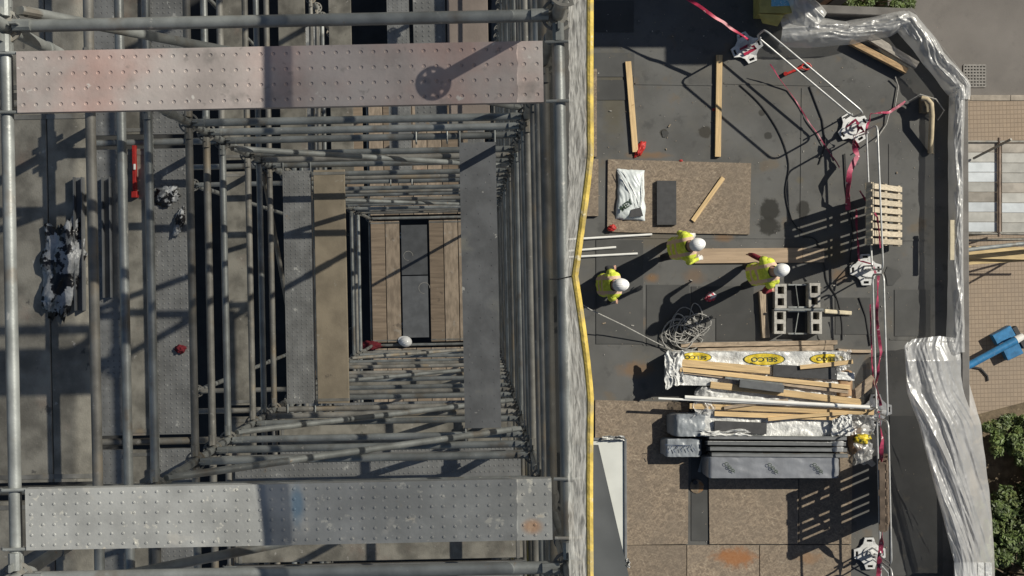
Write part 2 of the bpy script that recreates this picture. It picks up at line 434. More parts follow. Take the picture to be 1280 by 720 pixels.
# ------------------------------------------------------------------ mesh building
class MB:
    def __init__(s):
        s.v = []
        s.f = []
        s.mi = []

    def add(s, verts, faces, mi=0):
        o = len(s.v)
        s.v += [tuple(v) for v in verts]
        s.f += [tuple(i + o for i in f) for f in faces]
        s.mi += [mi] * len(faces)
        return s

    def beam(s, p0, p1, w, h, up=(0, 0, 1), ch=.08, mi=0, seg=1, bow=0):
        """chamfered bar from p0 to p1 (centres), width w across, height h along up"""
        p0 = Vector(p0)
        p1 = Vector(p1)
        d = (p1 - p0).normalized()
        side = d.cross(Vector(up))
        if side.length < 1e-5:
            side = d.cross(Vector((0, 1, 0)))
        side.normalize()
        u = side.cross(d).normalized()
        c = min(w, h) * ch
        prof = [(-w / 2 + c, -h / 2), (w / 2 - c, -h / 2), (w / 2, -h / 2 + c), (w / 2, h / 2 - c), (w / 2 - c, h / 2), (-w / 2 + c, h / 2), (-w / 2, h / 2 - c), (-w / 2, -h / 2 + c)]
        vs = []
        for k in range(seg + 1):
            t = k / seg
            q = p0.lerp(p1, t) + side * (bow * math.sin(math.pi * t))
            vs += [q + side * a + u * b for a, b in prof]
        fs = []
        for k in range(seg):
            for i in range(8):
                j = (i + 1) % 8
                fs.append((k * 8 + i, k * 8 + j, k * 8 + 8 + j, k * 8 + 8 + i))
        fs.append(tuple(range(7, -1, -1)))
        fs.append(tuple(seg * 8 + i for i in range(8)))
        return s.add(vs, fs, mi)

    def tube(s, pts, r, n=10, closed=False, mi=0, flat=1.0):
        pts = [Vector(p) for p in pts]
        m = len(pts)
        rr = r if isinstance(r, (list, tuple)) else [r] * m
        vs = []
        prev = None
        for i, p in enumerate(pts):
            if closed:
                d = (pts[(i + 1) % m] - pts[i - 1])
            elif i == 0:
                d = pts[1] - p
            elif i == m - 1:
                d = p - pts[-2]
            else:
                d = (pts[i + 1] - p).normalized() + (p - pts[i - 1]).normalized()
            if d.length < 1e-9:
                d = Vector((0, 0, 1))
            d.normalize()
            if prev is None:
                a = d.cross(Vector((0, 0, 1)))
                if a.length < .05:
                    a = d.cross(Vector((1, 0, 0)))
                a.normalize()
            else:
                a = prev - d * prev.dot(d)
                a.normalize()
            prev = a
            b = d.cross(a)
            for k in range(n):
                t = 2 * math.pi * k / n
                vs.append(p + a * (rr[i] * math.cos(t)) + b * (rr[i] * flat * math.sin(t)))
        fs = []
        for i in range(m if closed else m - 1):
            j = (i + 1) % m
            for k in range(n):
                l = (k + 1) % n
                fs.append((i * n + k, i * n + l, j * n + l, j * n + k))
        if not closed:
            fs.append(tuple(range(n - 1, -1, -1)))
            fs.append(tuple((m - 1) * n + k for k in range(n)))
        return s.add(vs, fs, mi)

    def plate(s, outer, holes, z0, z1, mi=0):
        """flat plate with real holes; outlines are (x, y) lists"""
        loops = [[Vector((x, y, 0)) for x, y in outer]] + [[Vector((x, y, 0)) for x, y in h] for h in holes]
        flat = [p for l in loops for p in l]
        tri = tessellate_polygon(loops)
        n = len(flat)
        vs = [(p.x, p.y, z1) for p in flat] + [(p.x, p.y, z0) for p in flat]
        fs = []
        for t in tri:
            a, b, c = [flat[i] for i in t]
            if (b - a).cross(c - a).z < 0:
                t = t[::-1]
            fs.append(tuple(t))
            fs.append(tuple(n + i for i in t[::-1]))
        o = 0
        for l in loops:
            k = len(l)
            for i in range(k):
                j = (i + 1) % k
                fs.append((o + i, o + j, n + o + j, n + o + i))
            o += k
        return s.add(vs, fs, mi)

    def loft(s, rings, mi=0, cap=True):
        n = len(rings[0])
        vs = [p for r in rings for p in r]
        fs = []
        for i in range(len(rings) - 1):
            for k in range(n):
                l = (k + 1) % n
                fs.append((i * n + k, i * n + l, i * n + n + l, i * n + n + k))
        if cap:
            fs.append(tuple(range(n - 1, -1, -1)))
            fs.append(tuple((len(rings) - 1) * n + k for k in range(n)))
        return s.add(vs, fs, mi)

    def grid(s, fn, nu, nv, mi=0):
        vs = [fn(i / nu, j / nv) for j in range(nv + 1) for i in range(nu + 1)]
        fs = [(j * (nu + 1) + i, j * (nu + 1) + i + 1, (j + 1) * (nu + 1) + i + 1, (j + 1) * (nu + 1) + i) for j in range(nv) for i in range(nu)]
        return s.add(vs, fs, mi)

    def mesh(s, name, mats, smooth=False, angle=40, origin=None):
        me = bpy.data.meshes.new(name)
        o = Vector(origin) if origin is not None else Vector((0, 0, 0))
        me.from_pydata([tuple(Vector(v) - o) for v in s.v], [], s.f)
        for m in (mats if isinstance(mats, (list, tuple)) else [mats]):
            me.materials.append(m)
        me.polygons.foreach_set('material_index', s.mi)
        bm = bmesh.new()
        bm.from_mesh(me)
        bmesh.ops.recalc_face_normals(bm, faces=bm.faces)
        if smooth:
            for f in bm.faces:
                f.smooth = True
            lim = R(angle)
            for e in bm.edges:
                if len(e.link_faces) == 2 and e.calc_face_angle(0) > lim:
                    e.smooth = False
        bm.to_mesh(me)
        bm.free()
        me.update()
        return me


WLOC = {}


def link(name, data, loc, parent=None, rot=None):
    """link an object whose world position is loc (parents are never rotated when this is used)"""
    o = bpy.data.objects.new(name, data)
    C.objects.link(o)
    loc = Vector(loc)
    WLOC[o.name] = loc
    if parent is not None:
        o.parent = parent
        o.location = loc - WLOC[parent.name]
    else:
        o.location = loc
    if rot is not None:
        o.rotation_euler = rot
    return o


def obj(name, mb, mats, parent=None, smooth=False, angle=40):
    xs = [v[0] for v in mb.v]
    ys = [v[1] for v in mb.v]
    zs = [v[2] for v in mb.v]
    org = Vector(((min(xs) + max(xs)) / 2, (min(ys) + max(ys)) / 2, min(zs)))
    return link(name, mb.mesh(name, mats, smooth, angle, org), org, parent)


def tag(o, label=None, cat=None, group=None, kind=None):
    if label:
        o['label'] = label
    if cat:
        o['category'] = cat
    if group:
        o['group'] = group
    if kind:
        o['kind'] = kind
    return o


def thing(name, label, cat, loc, group=None, rz=0):
    o = link(name, None, loc)
    o.empty_display_size = .1
    o.rotation_euler = (0, 0, rz)
    return tag(o, label, cat, group)


def fbm(p, s=1.0):
    return noise.noise(Vector(p) * s)


# ------------------------------------------------------------------ the setting: street, paving, roof
def flat(name, pts, z, m, kind='structure'):
    mb = MB()
    mb.add([(x, y, z) for x, y in pts], [tuple(range(len(pts)))])
    o = obj(name, mb, m)
    o['kind'] = kind
    return o


def pxy(px, py, z=0):
    p = P(px, py, z)
    return (p.x, p.y)


g = flat('street', [(-150, -150), (150, -150), (150, 150), (-150, 150)], STREET, ASPHALT)
yard = flat('courtyard', [(-12, -12), (.3, -12), (.3, 12), (-12, 12)], STREET + .006, mat('near_black_ground', (.025, .025, .024), .9, 0, .3, 2, .3, world_space=True))  # near-black ground sheet added under the scaffold
# brick pavement with a kerb
y_top = P(0, 127, STREET).y
pav = flat('pavement', [(9.5, -40), (60, -40), (60, y_top), (9.5, y_top)], STREET + .12, PAVER)
kb = MB()
x = 9.5
kroot = link('kerb', None, (9.5, y_top, STREET))
kroot['kind'] = 'structure'
while x < 30:
    m1 = MB().beam((x + .005, y_top + .07, STREET + .061), (x + .905, y_top + .07, STREET + .061), .13, .125)
    obj('kerb_stone', m1, KERB, kroot)
    x += .915
# planting bed
bed = MB()
bp = [P(1213, 520, STREET + .12), P(1290, 500, STREET + .12), P(1420, 510, STREET + .12), P(1420, 860, STREET + .12), P(1190, 860, STREET + .12), P(1200, 600, STREET + .12)]
bed.add([(p.x, p.y, p.z + .02) for p in bp], [tuple(range(6))])
tag(obj('planting_bed', bed, SOIL), kind='structure')

# building under the roof
outer = [P(627, -88), P(958, -88), P(975, 14), P(1131, 20), P(1197, 104), P(1201, 900), P(627, 900)]
bm_ = MB()
n = len(outer)
vs_ = [(p.x, p.y, -.004) for p in outer] + [(p.x, p.y, STREET - .5) for p in outer]
bm_.add(vs_, [tuple(range(n))], 0)
bm_.add(vs_, [(i, (i + 1) % n, n + (i + 1) % n, n + i) for i in range(n)], 1)
roof = obj('roof', bm_, [FELT, DARKWALL])
roof['kind'] = 'structure'
# lapped felt sheets on the roof
sheets = [(742, 66, 793, 96, 0), (742, 100, 790, 125, 1), (745, 300, 804, 430, 1), (808, 356, 862, 432, 0), (895, 392, 944, 426, 0), (1118, 362, 1163, 420, 1),
          (1044, 372, 1088, 418, 0), (744, 1, 792, 40, 1), (864, 560, 885, 676, 1), (1112, 520, 1178, 719, 0), (864, 358, 942, 398, 1)]
for (a, b_, c, d, q) in sheets:
    zz = .006 + .003 * random.random()
    p, s_ = P(a, b_), P(c, d)
    m1 = MB().beam(((p.x + s_.x) / 2, p.y, zz / 2), ((p.x + s_.x) / 2, s_.y, zz / 2), s_.x - p.x, zz, ch=.2)
    obj('felt_sheet', m1, FELT_PATCH, roof)
for (a, b_, c, d) in ((793, 68, 793, 198), (742, 104, 893, 106), (905, 104, 1050, 107), (742, 297, 1000, 297.5), (1045, 300, 1160, 300), (805, 330, 805, 432), (1112, 424, 1178, 424), (1112, 560, 1190, 560), (1003, 110, 1001, 298), (1112, 180, 1112, 296), (900, 430, 1040, 424), (864, 396, 960, 396)):
    obj('felt_lap', MB().beam(P(a, b_, .003), P(c, d, .003), .03, .004, ch=.3), FELT, roof)
for (px, py, r, sq) in ((1115, 345, .13, 1.2), (831, 167, .06, 1)):
    mb = MB()
    pts = []
    c = P(px, py)
    for k in range(9):
        a = 2 * math.pi * k / 9
        q = r * (1 + .25 * math.sin(3 * a + 1))
        pts.append((c.x + q * math.cos(a), c.y + q * sq * math.sin(a)))
    mb.plate(pts, [], .001, .007)
    obj('felt_patch', mb, FELT_PATCH, roof)
# parapet under the polythene
par = [P(975, 14), P(1131, 20), P(1197, 104), P(1201, 900)]
pb = MB()
for i in range(3):
    a, b_ = par[i], par[i + 1]
    d = (b_ - a).normalized()
    nrm = Vector((d.y, -d.x, 0))
    ea = d * .06 if i else Vector((0, 0, 0))
    pb.beam(a + Vector((0, 0, .155)) - ea, b_ + Vector((0, 0, .155)) + d * .05, .14 - .006 * i, .305 + .004 * i)
par_o = obj('parapet', pb, DARKWALL, roof)

# unseen block added to the north to shade the top of the roof
def add_shade_block():
    root = thing('unseen_shade_block', 'unseen block added beyond the felt roof to shade it', 'shade block', P(1080, -170, STREET))
    a, b_ = P(985, -92), P(1178, -92)
    w = MB()
    def blk(mb, x0, x1, y0, y1, z0, z1):
        mb.beam(((x0 + x1) / 2, y0, (z0 + z1) / 2), ((x0 + x1) / 2, y1, (z0 + z1) / 2), x1 - x0, z1 - z0, ch=.01)
    blk(w, a.x, b_.x, a.y, a.y + 7, STREET, 3.35)
    obj('shade_block_wall', w, mat('shade_block_brick', (.25, .15, .1), .9, 0, .2, 6, .3), root)
    r = MB()
    blk(r, P(1133, 0).x, P(1200, 0).x, a.y - .05, a.y + 2, 2.6, 3.75)
    obj('shade_block_step', r, DARKWALL, root)
    for k in range(5):
        for l in range(3):
            m1 = MB()
            xx = a.x + .35 + k * .5
            blk(m1, xx, xx + .3, a.y - .03, a.y + .02, STREET + 1 + l * 3, STREET + 2.4 + l * 3)
            obj('shade_block_window', m1, SLAB, root)
add_shade_block()

# ------------------------------------------------------------------ scaffold
TH = math.atan2(14, 690)
E1 = Vector((math.cos(TH), math.sin(TH), 0))
E2 = Vector((math.sin(TH), -math.cos(TH), 0))
D0 = 4.92
Z0 = H - D0
ORG = P(7, 33, Z0)
ORG.z = 0
BAY = 2.07
WB = 1.09


def S(u, v, z):
    return ORG + E1 * u + E2 * v + Vector((0, 0, z))


scaf = thing('scaffold_tower', 'tall galvanised steel scaffold with decks around an open shaft', 'scaffold', S(BAY / 2, BAY / 2, STREET))
RT = .0242
LEV = [H - (7.03 + 2.05 * k) for k in range(7)]     # deck levels going down
ZF = LEV[-1] - 2.07                                 # boarded floor at the foot of the shaft


def ros_mesh():
    mb = MB()
    def ring(r0, r1, z0, z1, n=24):
        vs = []
        for (r, z) in ((r0, z0), (r1, z0), (r1, z1), (r0, z1)):
            vs += [(r * math.cos(2 * math.pi * k / n), r * math.sin(2 * math.pi * k / n), z) for k in range(n)]
        fs = []
        for q in range(4):
            for k in range(n):
                l = (k + 1) % n
                fs.append((q * n + k, q * n + l, ((q + 1) % 4) * n + l, ((q + 1) % 4) * n + k))
        mb.add(vs, fs)
    ring(.0225, .037, -.0055, .0055)
    ring(.052, .0625, -.005, .005)
    for k in range(8):
        a = 2 * math.pi * (k + .5) / 8
        d = Vector((math.cos(a), math.sin(a), 0))
        mb.beam(d * .034, d * .056, .013, .009)
    return mb.mesh('rosette', GALV_DARK, True, 30)


ROS = ros_mesh()


def std_mesh(ztop):
    mb = MB()
    mb.tube([(0, 0, 0), (0, 0, ztop - STREET)], RT, 14)
    z = 2.2
    while z < ztop - STREET - .3:
        mb.tube([(0, 0, z), (0, 0, z + .16)], RT + .005, 14)
        z += 2.05
    mb.tube([(0, 0, 0), (0, 0, .012)], .075, 8)
    return mb.mesh('standard', GALV, True)


def led_mesh(L, name, m=None):
    mb = MB()
    mb.tube([(.07, 0, 0), (L - .07, 0, 0)], RT, 14)
    for x0, sgn in ((.07, 1), (L - .07, -1)):
        # wedge head gripping the rosette, with its wedge pin
        mb.beam((x0 - sgn * .035, 0, .004), (x0 + sgn * .03, 0, .004), .042, .07, ch=.25)
        mb.beam((x0 - sgn * .02, 0, -.07), (x0 - sgn * .02, 0, .075), .008, .028, up=(1, 0, 0))
    return mb.mesh(name, m or GALV, True, 35)


STD = std_mesh(Z0 + .48)
L_BAY = [led_mesh(BAY, 'ledger', GALV), led_mesh(BAY, 'ledger', GALV_DARK)]
L_W = [led_mesh(WB, 'ledger', GALV), led_mesh(WB, 'ledger', GALV_DARK)]
zs_all = [Z0] + [l + o for l in LEV for o in (0, .53, 1.05)] + [ZF]
posts = [(u, v) for u in (-WB, 0, BAY) for v in (-BAY, 0, BAY, 2 * BAY)]
for (u, v) in posts:
    o = link('standard', STD, S(u, v, STREET), scaf)
    for z in zs_all:
        if (u == -WB and z > LEV[0] - .1 and False):
            continue
        if u == -WB and z < H - 14:
            continue
        if v in (-BAY, 2 * BAY) and z > H - 9:
            continue
        rz = link('rosette', ROS, S(u, v, z), o)
    if (u, v) in ((0, 0), (BAY, 0), (0, BAY), (BAY, BAY)):
        link('rosette', ROS, S(u, v, Z0 + .46), o)


def ledger(u0, v0, u1, v1, z, meshes):
    p, q = S(u0, v0, z), S(u1, v1, z)
    d = q - p
    o = link('ledger', random.choice(meshes), p, scaf, (0, 0, math.atan2(d.y, d.x)))
    return o


for z in zs_all:
    top = abs(z - Z0) < .01
    # the four sides of the shaft
    ledger(0, 0, BAY, 0, z, L_BAY[:1] if top else L_BAY)
    ledger(0, BAY, BAY, BAY, z, L_BAY[:1] if top else L_BAY)
    ledger(0, 0, 0, BAY, z, L_BAY)
    ledger(BAY, 0, BAY, BAY, z, L_BAY[:1] if top else L_BAY)
    # bays to the north and south
    for v in (-BAY, BAY):
        ledger(BAY, v, BAY, v + BAY, z, L_BAY)
        ledger(0, v, 0, v + BAY, z, L_BAY)
for i, z in enumerate(LEV):
    for v in (-BAY, 0, BAY, 2 * BAY):
        if i < 4:
            ledger(-WB, v, 0, v, z, L_W)
    for v in (-BAY, 2 * BAY):
        if i > 1:
            ledger(0, v, BAY, v, z, L_BAY)


def brace(u0, v0, z0, u1, v1, z1, off):
    a, b_ = S(u0, v0, z0) + off, S(u1, v1, z1) + off
    mb = MB()
    d = (b_ - a).normalized()
    mb.tube([a + d * .03, b_ - d * .03], .021, 12)
    for q, s_ in ((a, 1), (b_, -1)):
        mb.beam(q, q + d * s_ * .09, .03, .05, ch=.3)
    obj('brace', mb, random.choice((GALV, GALV_DARK)), scaf, True, 35)


o_n = E2 * .05
brace(.06, 0, Z0 + .02, BAY - .05, 0, LEV[1] + 1.05, -o_n * .0 - E2 * .055)
lv = LEV + [ZF]
for k in range(7):
    a, b_ = lv[k], lv[k + 1]
    # south face of the shaft
    if k < 2 or k % 2:
        brace(.06, BAY, a + .0, BAY - .06, BAY, b_ + .1, -o_n)
    if k in (1, 4):
        brace(.06, 0, a - .05, BAY - .06, 0, b_ + .1, o_n)
brace(.06, BAY, Z0 + .05, BAY - .06, BAY, LEV[0] + .1, o_n)
brace(0, .06, LEV[2], 0, BAY - .06, LEV[3], E1 * -.05)


# ---- deck planks
def plank_mesh(L, W, rows, cols, r, kind, m, name='deck_plank', th=.045):
    """steel deck: sheet with a real field of holes or raised studs, and side flanges"""
    mb = MB()
    cx, cy = L / cols, W / rows
    for i in range(cols):
        for j in range(rows):
            x, y = (i + .5) * cx, -W / 2 + (j + .5) * cy
            sq = [(-1, -1), (0, -1), (1, -1), (1, 0), (1, 1), (0, 1), (-1, 1), (-1, 0)]
            o8 = [(x + a * cx / 2, y + b_ * cy / 2, 0) for a, b_ in sq]
            ang = [R(225), R(270), R(315), 0, R(45), R(90), R(135), R(180)]
            i8 = [(x + r * math.cos(t), y + r * math.sin(t), .0) for t in ang]
            if kind == 'hole':
                l8 = [(x + r * .7 * math.cos(t), y + r * .7 * math.sin(t), -.0032) for t in ang]
            else:
                l8 = [(x + r * .62 * math.cos(t), y + r * .62 * math.sin(t), .0032) for t in ang]
            fs = [(k, (k + 1) % 8, 8 + (k + 1) % 8, 8 + k) for k in range(8)] + [(8 + k, 8 + (k + 1) % 8, 16 + (k + 1) % 8, 16 + k) for k in range(8)]
            fs.append(tuple(range(16, 24)))
            mb.add(o8 + i8 + l8, fs)
    # flanges
    for sy in (-1, 1):
        y = sy * W / 2
        mb.add([(0, y, 0), (L, y, 0), (L, y, -th), (0, y, -th), (0, y - sy * .02, -th), (L, y - sy * .02, -th)], [(0, 1, 2, 3), (3, 2, 5, 4)])
    for x in (0, L):
        mb.add([(x, -W / 2, 0), (x, W / 2, 0), (x, W / 2, -th), (x, -W / 2, -th)], [(0, 1, 2, 3)])
    return mb.mesh(name, m)


HOOK = MB()
for s_ in (0,):
    HOOK.tube([(0, 0, -.012), (.055, 0, -.004), (.085, 0, -.004), (.1, 0, -.03)], .0065, 8)
HOOK = HOOK.mesh('hook', GALV, True)


def deck(u0, v0, u1, v1, z, mesh, W, hooks=True, m=None):
    """plank running from (u0, v0) to (u1, v1), its top just above the ledgers at z"""
    p, q = S(u0, v0, z + RT + .012), S(u1, v1, z + RT + .012)
    d = (q - p).normalized()
    an = math.atan2(d.y, d.x)
    o = link('deck_plank', mesh, p, scaf, (0, 0, an))
    if hooks:
        side = Vector((-d.y, d.x, 0))
        for end, s_ in ((p, -1), (q, 1)):
            for k in (-1, 1):
                h = link('hook', HOOK, end + side * (k * W * .485), None)
                h.rotation_euler = (0, 0, an + (math.pi if s_ < 0 else 0) - an)
                h.parent = o
                h.location = ((0 if s_ < 0 else (q - p).length), k * W * .485, 0)
    return o


PLK = BAY - .1
p_pink = plank_mesh(PLK - .01, .228, 4, 42, .0075, 'hole', DECK_PINK)
p_splat = plank_mesh(PLK - .01, .228, 6, 46, .006, 'stud', DECK_SPLAT)
p_stud = plank_mesh(PLK, .24, 6, 60, .007, 'stud', DECK)
p_stud2 = plank_mesh(PLK, .22, 5, 60, .008, 'stud', DECK)
p_hole = plank_mesh(PLK, .2, 5, 48, .006, 'hole', DECK)
pc = .05
deck(pc, .215, BAY - pc, .215, Z0, p_pink, .228)
deck(pc, 1.845, BAY - pc, 1.845, Z0, p_splat, .228)


def board_mesh(W, L=PLK, m=BOARD, name='deck_board'):
    mb = MB()
    mb.beam((0, 0, -.019), (L, 0, -.019), W, .038, ch=.1, seg=1)
    # galvanised end bands
    for x in (.03, L - .03):
        mb.beam((x - .012, 0, -.018), (x + .012, 0, -.018), W + .005, .044, ch=.05, mi=1)
    return mb.mesh(name, [m, GALV_DARK])


B20, B22 = board_mesh(.205), board_mesh(.225)
BB22 = board_mesh(.225, m=BOARD_BROWN)
FB = board_mesh(.225, m=mat('pale_floor_board', (.42, .33, .24), .85, 0, .25, 3, .3, 50, stretch=(2, 6, 6), spots=[((.12, .1, .08), 5, .62, .72, .6), ((.55, .5, .42), 7, .6, .7, .5)], rand=.15))
BB25 = board_mesh(.262, m=BOARD_BROWN)


def bdeck(u0, v0, u1, v1, z, mesh, W=0):
    p, q = S(u0, v0, z + RT + .04), S(u1, v1, z + RT + .04)
    d = q - p
    return link('deck_board', mesh, p, scaf, (0, 0, math.atan2(d.y, d.x)))


def along_v(fn, u, row, z, mesh, W):
    v = row * BAY
    fn(u, v + BAY - .05, u, v + .05, z, mesh, W)


# west walkway, three bays long
for row in (-1, 0, 1):
    along_v(bdeck, -.86, row, LEV[0], B22, .225)
    along_v(bdeck, -.628, row, LEV[0], B20, .205)
    along_v(bdeck, -.418, row, LEV[0], B20, .205)
    along_v(deck, -.81, row, LEV[1], p_hole, .2)
    along_v(bdeck, -.59, row, LEV[1], B20, .205)
    along_v(deck, -.36, row, LEV[1], p_stud, .24)
    along_v(bdeck, -.28, row, LEV[2], B22, .225)
    along_v(deck, -.14, row, LEV[4], p_stud2, .22)
    along_v(bdeck, -.42, row, LEV[5], BB22, .225)
# inside the shaft
along_v(deck, .235, 0, LEV[2], p_stud, .24)
along_v(bdeck, .51, 0, LEV[2], board_mesh(.265, m=mat('tan_deck_board', (.3, .25, .18), .8, 0, .2, 4, .3, 60, spots=[((.5, .48, .42), 9, .66, .74, .6), ((.12, .1, .08), 7, .66, .74, .6)])), .265)
along_v(deck, 1.765, 0, LEV[1], plank_mesh(PLK, .25, 3, 22, .004, 'stud', mat('dark_smooth_deck', (.2, .205, .21), .6, .2, .2, 6, .2, 60, spots=[((.65, .63, .58), 11, .66, .71, .9), ((.36, .34, .25), 3, .58, .75, .5)])), .25)
# north bay
along_v(deck, 1.45, -1, LEV[1], p_stud2, .22)
along_v(bdeck, 1.715, -1, LEV[1], board_mesh(.28, m=mat('pale_pink_board', (.33, .27, .23), .8, 0, .15, 5, .3)), .28)
along_v(bdeck, .22, -1, LEV[2], B22, .225)
along_v(deck, 1.0, -1, LEV[3], p_stud2, .22)
along_v(bdeck, .42, -1, LEV[3], B22, .225)
along_v(bdeck, .16, -1, LEV[5], BB22, .225)
along_v(bdeck, 1.5, -1, LEV[5], BB22, .225)
along_v(deck, 1.76, -1, LEV[5], p_stud2, .22)
# south bay: planks run across
for k, (vv, me_, fn, w) in enumerate(((2.3, p_stud, deck, .24), (2.56, B22, bdeck, .225), (2.8, B22, bdeck, .225), (3.05, p_stud2, deck, .22))):
    fn(.05, vv, BAY - .05, vv, LEV[1], me_, w)
for k in (2, 4):
    off = .06 * (k % 2)
    bdeck(.05, 2.26 + off, BAY - .05, 2.26 + off, LEV[k], B22, .225)
    deck(.05, 2.52 + off, BAY - .05, 2.52 + off, LEV[k], p_stud2, .22)
    bdeck(.05, 2.78 + off, BAY - .05, 2.78 + off, LEV[k], BB22, .225)
# boarded floor at the foot of the shaft
for row in (-1, 0, 1):
    u = .13
    for k in range(8):
        if row == 0 and k in (2, 3):
            u += .237
            continue
        along_v(bdeck, u, row, ZF, BB22 if (k + row) % 4 == 0 else FB, .225)
        u += .237
dm = MB().beam(S(.72, .95, ZF + .05), S(.72, 1.95, ZF + .05), .42, .03)
obj('floor_panel', dm, GREYPANEL, scaf)
dm = MB().beam(S(.72, .12, ZF + .05), S(.72, .93, ZF + .05), .42, .028)
obj('floor_panel', dm, GREYPANEL, scaf)
for (vv, uu, rr) in ((.62, .62, .075), (1.15, .87, .09)):
    c = S(uu, vv, ZF + .068)
    obj('chalk_ring', MB().tube([c + Vector((rr * math.cos(t * .3), rr * math.sin(t * .3), 0)) for t in range(17)], .004, 5, flat=.2), CONCRETE, scaf)

# ---- white mesh sheet on the east side, yellow hem on top
XS = .325
ZT = H - 3.87                  # top of the sheet


def sheet_x(y, z):
    t = (z - (H - 5.2)) / 1.3
    pinch = max(0.0, 1 - abs(y) / .36) ** 1.15 * .045 * max(0, min(1, t))
    w = .005 * fbm((y * 2.2, z * .7, 1.0))
    return XS - pinch + w


def sheet():
    root = thing('mesh_sheet', 'white translucent mesh sheet with yellow hem tied along the scaffold', 'sheeting', (XS, 0, .6))
    ys0, ys1 = -4.4, 4.0
    def part(nm, za, zb_, m, nu, nz, dx=0, wr=0):
        def fn(a, b_):
            y = ys0 + (ys1 - ys0) * a
            z = za + (zb_ - za) * b_
            return (sheet_x(y, z) + dx + wr * (.012 * fbm((y * 22, z * 9, 5.0)) + .006 * fbm((y * 70, z * 14, 2.0))), y, z)
        obj(nm, MB().grid(fn, nu, nz), m, root, True, 180)
    part('white_mesh', H - 4.72, ZT - .085, NET, 900, 26, 0, .5)
    part('dark_mesh', .6, H - 6.3, NET_DARK, 200, 40)
    part('dark_band', H - 6.298, H - 4.962, NET_BAND, 300, 10)
    part('thin_mesh', H - 4.96, H - 4.722, NET_THIN, 300, 4)
    part('dense_edge', ZT - .085, ZT, NET_DENSE, 900, 6, 0, .5)
    for zz, r_ in ((ZT + .004, .0105), (H - 8.6, .011), (H - 12.7, .011)):
        hb = MB()
        hb.tube([(sheet_x(y_ * .02, zz) + .004, y_ * .02, zz) for y_ in range(int(ys0 / .02), int(ys1 / .02))], r_, 8)
        obj('hem', hb, YELLOW, root, True)
    t = MB()
    a = Vector((sheet_x(0, ZT) + .012, 0, ZT))
    t.tube([a, a + Vector((-.02, -.002, -.03)), Vector((.3, -.012, Z0 + .03)), Vector((.275, -.012, Z0 + .024)), Vector((.27, -.012, Z0 - .02))], .0022, 6)
    obj('tie', t, RUBBER, root)


sheet()

# ---- things lying on the west walkway
def crumple(name, label, cat, c, sx, sy, sz, m, seed, rz=0, group=None, sub=4, amp=.55):
    bm = bmesh.new()
    bmesh.ops.create_icosphere(bm, subdivisions=sub, radius=1)
    for v in bm.verts:
        p = v.co.copy()
        n_ = noise.noise(p * 1.7 + Vector((seed, 0, 0))) * .6 + abs(noise.noise(p * 3.6 + Vector((0, seed, 0)))) * .9 - .2
        v.co = p * (1 + amp * n_)
        v.co.x *= sx
        v.co.y *= sy
        v.co.z = max(v.co.z * sz, -sz * .35)
    mz = min(v.co.z for v in bm.verts)
    for v in bm.verts:
        v.co.z -= mz
    bmesh.ops.rotate(bm, verts=bm.verts, matrix=Matrix.Rotation(rz, 3, 'Z'))
    for f in bm.faces:
        f.smooth = True
    me = bpy.data.meshes.new(name)
    bm.to_mesh(me)
    bm.free()
    me.materials.append(m)
    o = link(name, me, c)
    return tag(o, label, cat, group)


zd = LEV[0] + RT + .04
crumple('plastic_bag', 'crumpled black and white plastic bag lying on dusty scaffold boards', 'bag', P(80, 335, zd), .1, .24, .05, BAG_BW, 3.3, R(-8), amp=.8)
zd1 = LEV[1] + RT + .02
crumple('plastic_scrap', 'small torn black and white plastic scrap beside the red spirit level', 'plastic scrap', P(208, 245, zd1), .085, .06, .025, BAG_BW, 8.9, R(20), amp=.8)
crumple('plastic_scrap', 'thin strip of white plastic on the studded deck away from the spirit level', 'plastic scrap', P(224, 278, zd1), .03, .1, .03, BAG_BW, 12.2, R(-15))
lv_ = MB().beam(P(168, 182, zd1 + .035), P(169, 238, zd1 + .035), .024, .05, ch=.1)
o = thing('spirit_level', 'red spirit level lying on the studded scaffold deck', 'spirit level', P(168, 210, zd1))
obj('body', lv_, RED, o)
obj('end_cap', MB().beam(P(169, 239, zd1 + .035), P(169, 247, zd1 + .035), .04, .065), RED, o)
obj('vial', MB().tube([P(168, 205, zd1 + .066), P(168, 212, zd1 + .066)], .009, 8), WHITE_PVC, o)
for i, (a, b_, c, d, w, lab) in enumerate(((100, 222, 102, 388, .05, 'long grey metal channel beside the crumpled plastic bag'), (134, 222, 136, 372, .06, 'wider grey metal channel lying on the lower perforated deck'))):
    zz = zd if i == 0 else zd1
    p, q = P(a, b_, zz + .002), P(c, d, zz + .002)
    mb = MB()
    mb.beam(p + Vector((0, 0, .004)), q + Vector((0, 0, .004)), w, .006)
    for s_ in (-1, 1):
        off = Vector((s_ * (w / 2 - .004), 0, .028))
        mb.beam(p + off, q + off, .006, .042)
    tag(obj('metal_channel', mb, GREYPANEL), lab, 'metal channel')
crumple('rag', 'small dark red rag on the studded scaffold deck', 'rag', P(226, 436, zd1), .035, .03, .025, SLEEVE_RED, 5.1)
zf = ZF + RT + .042


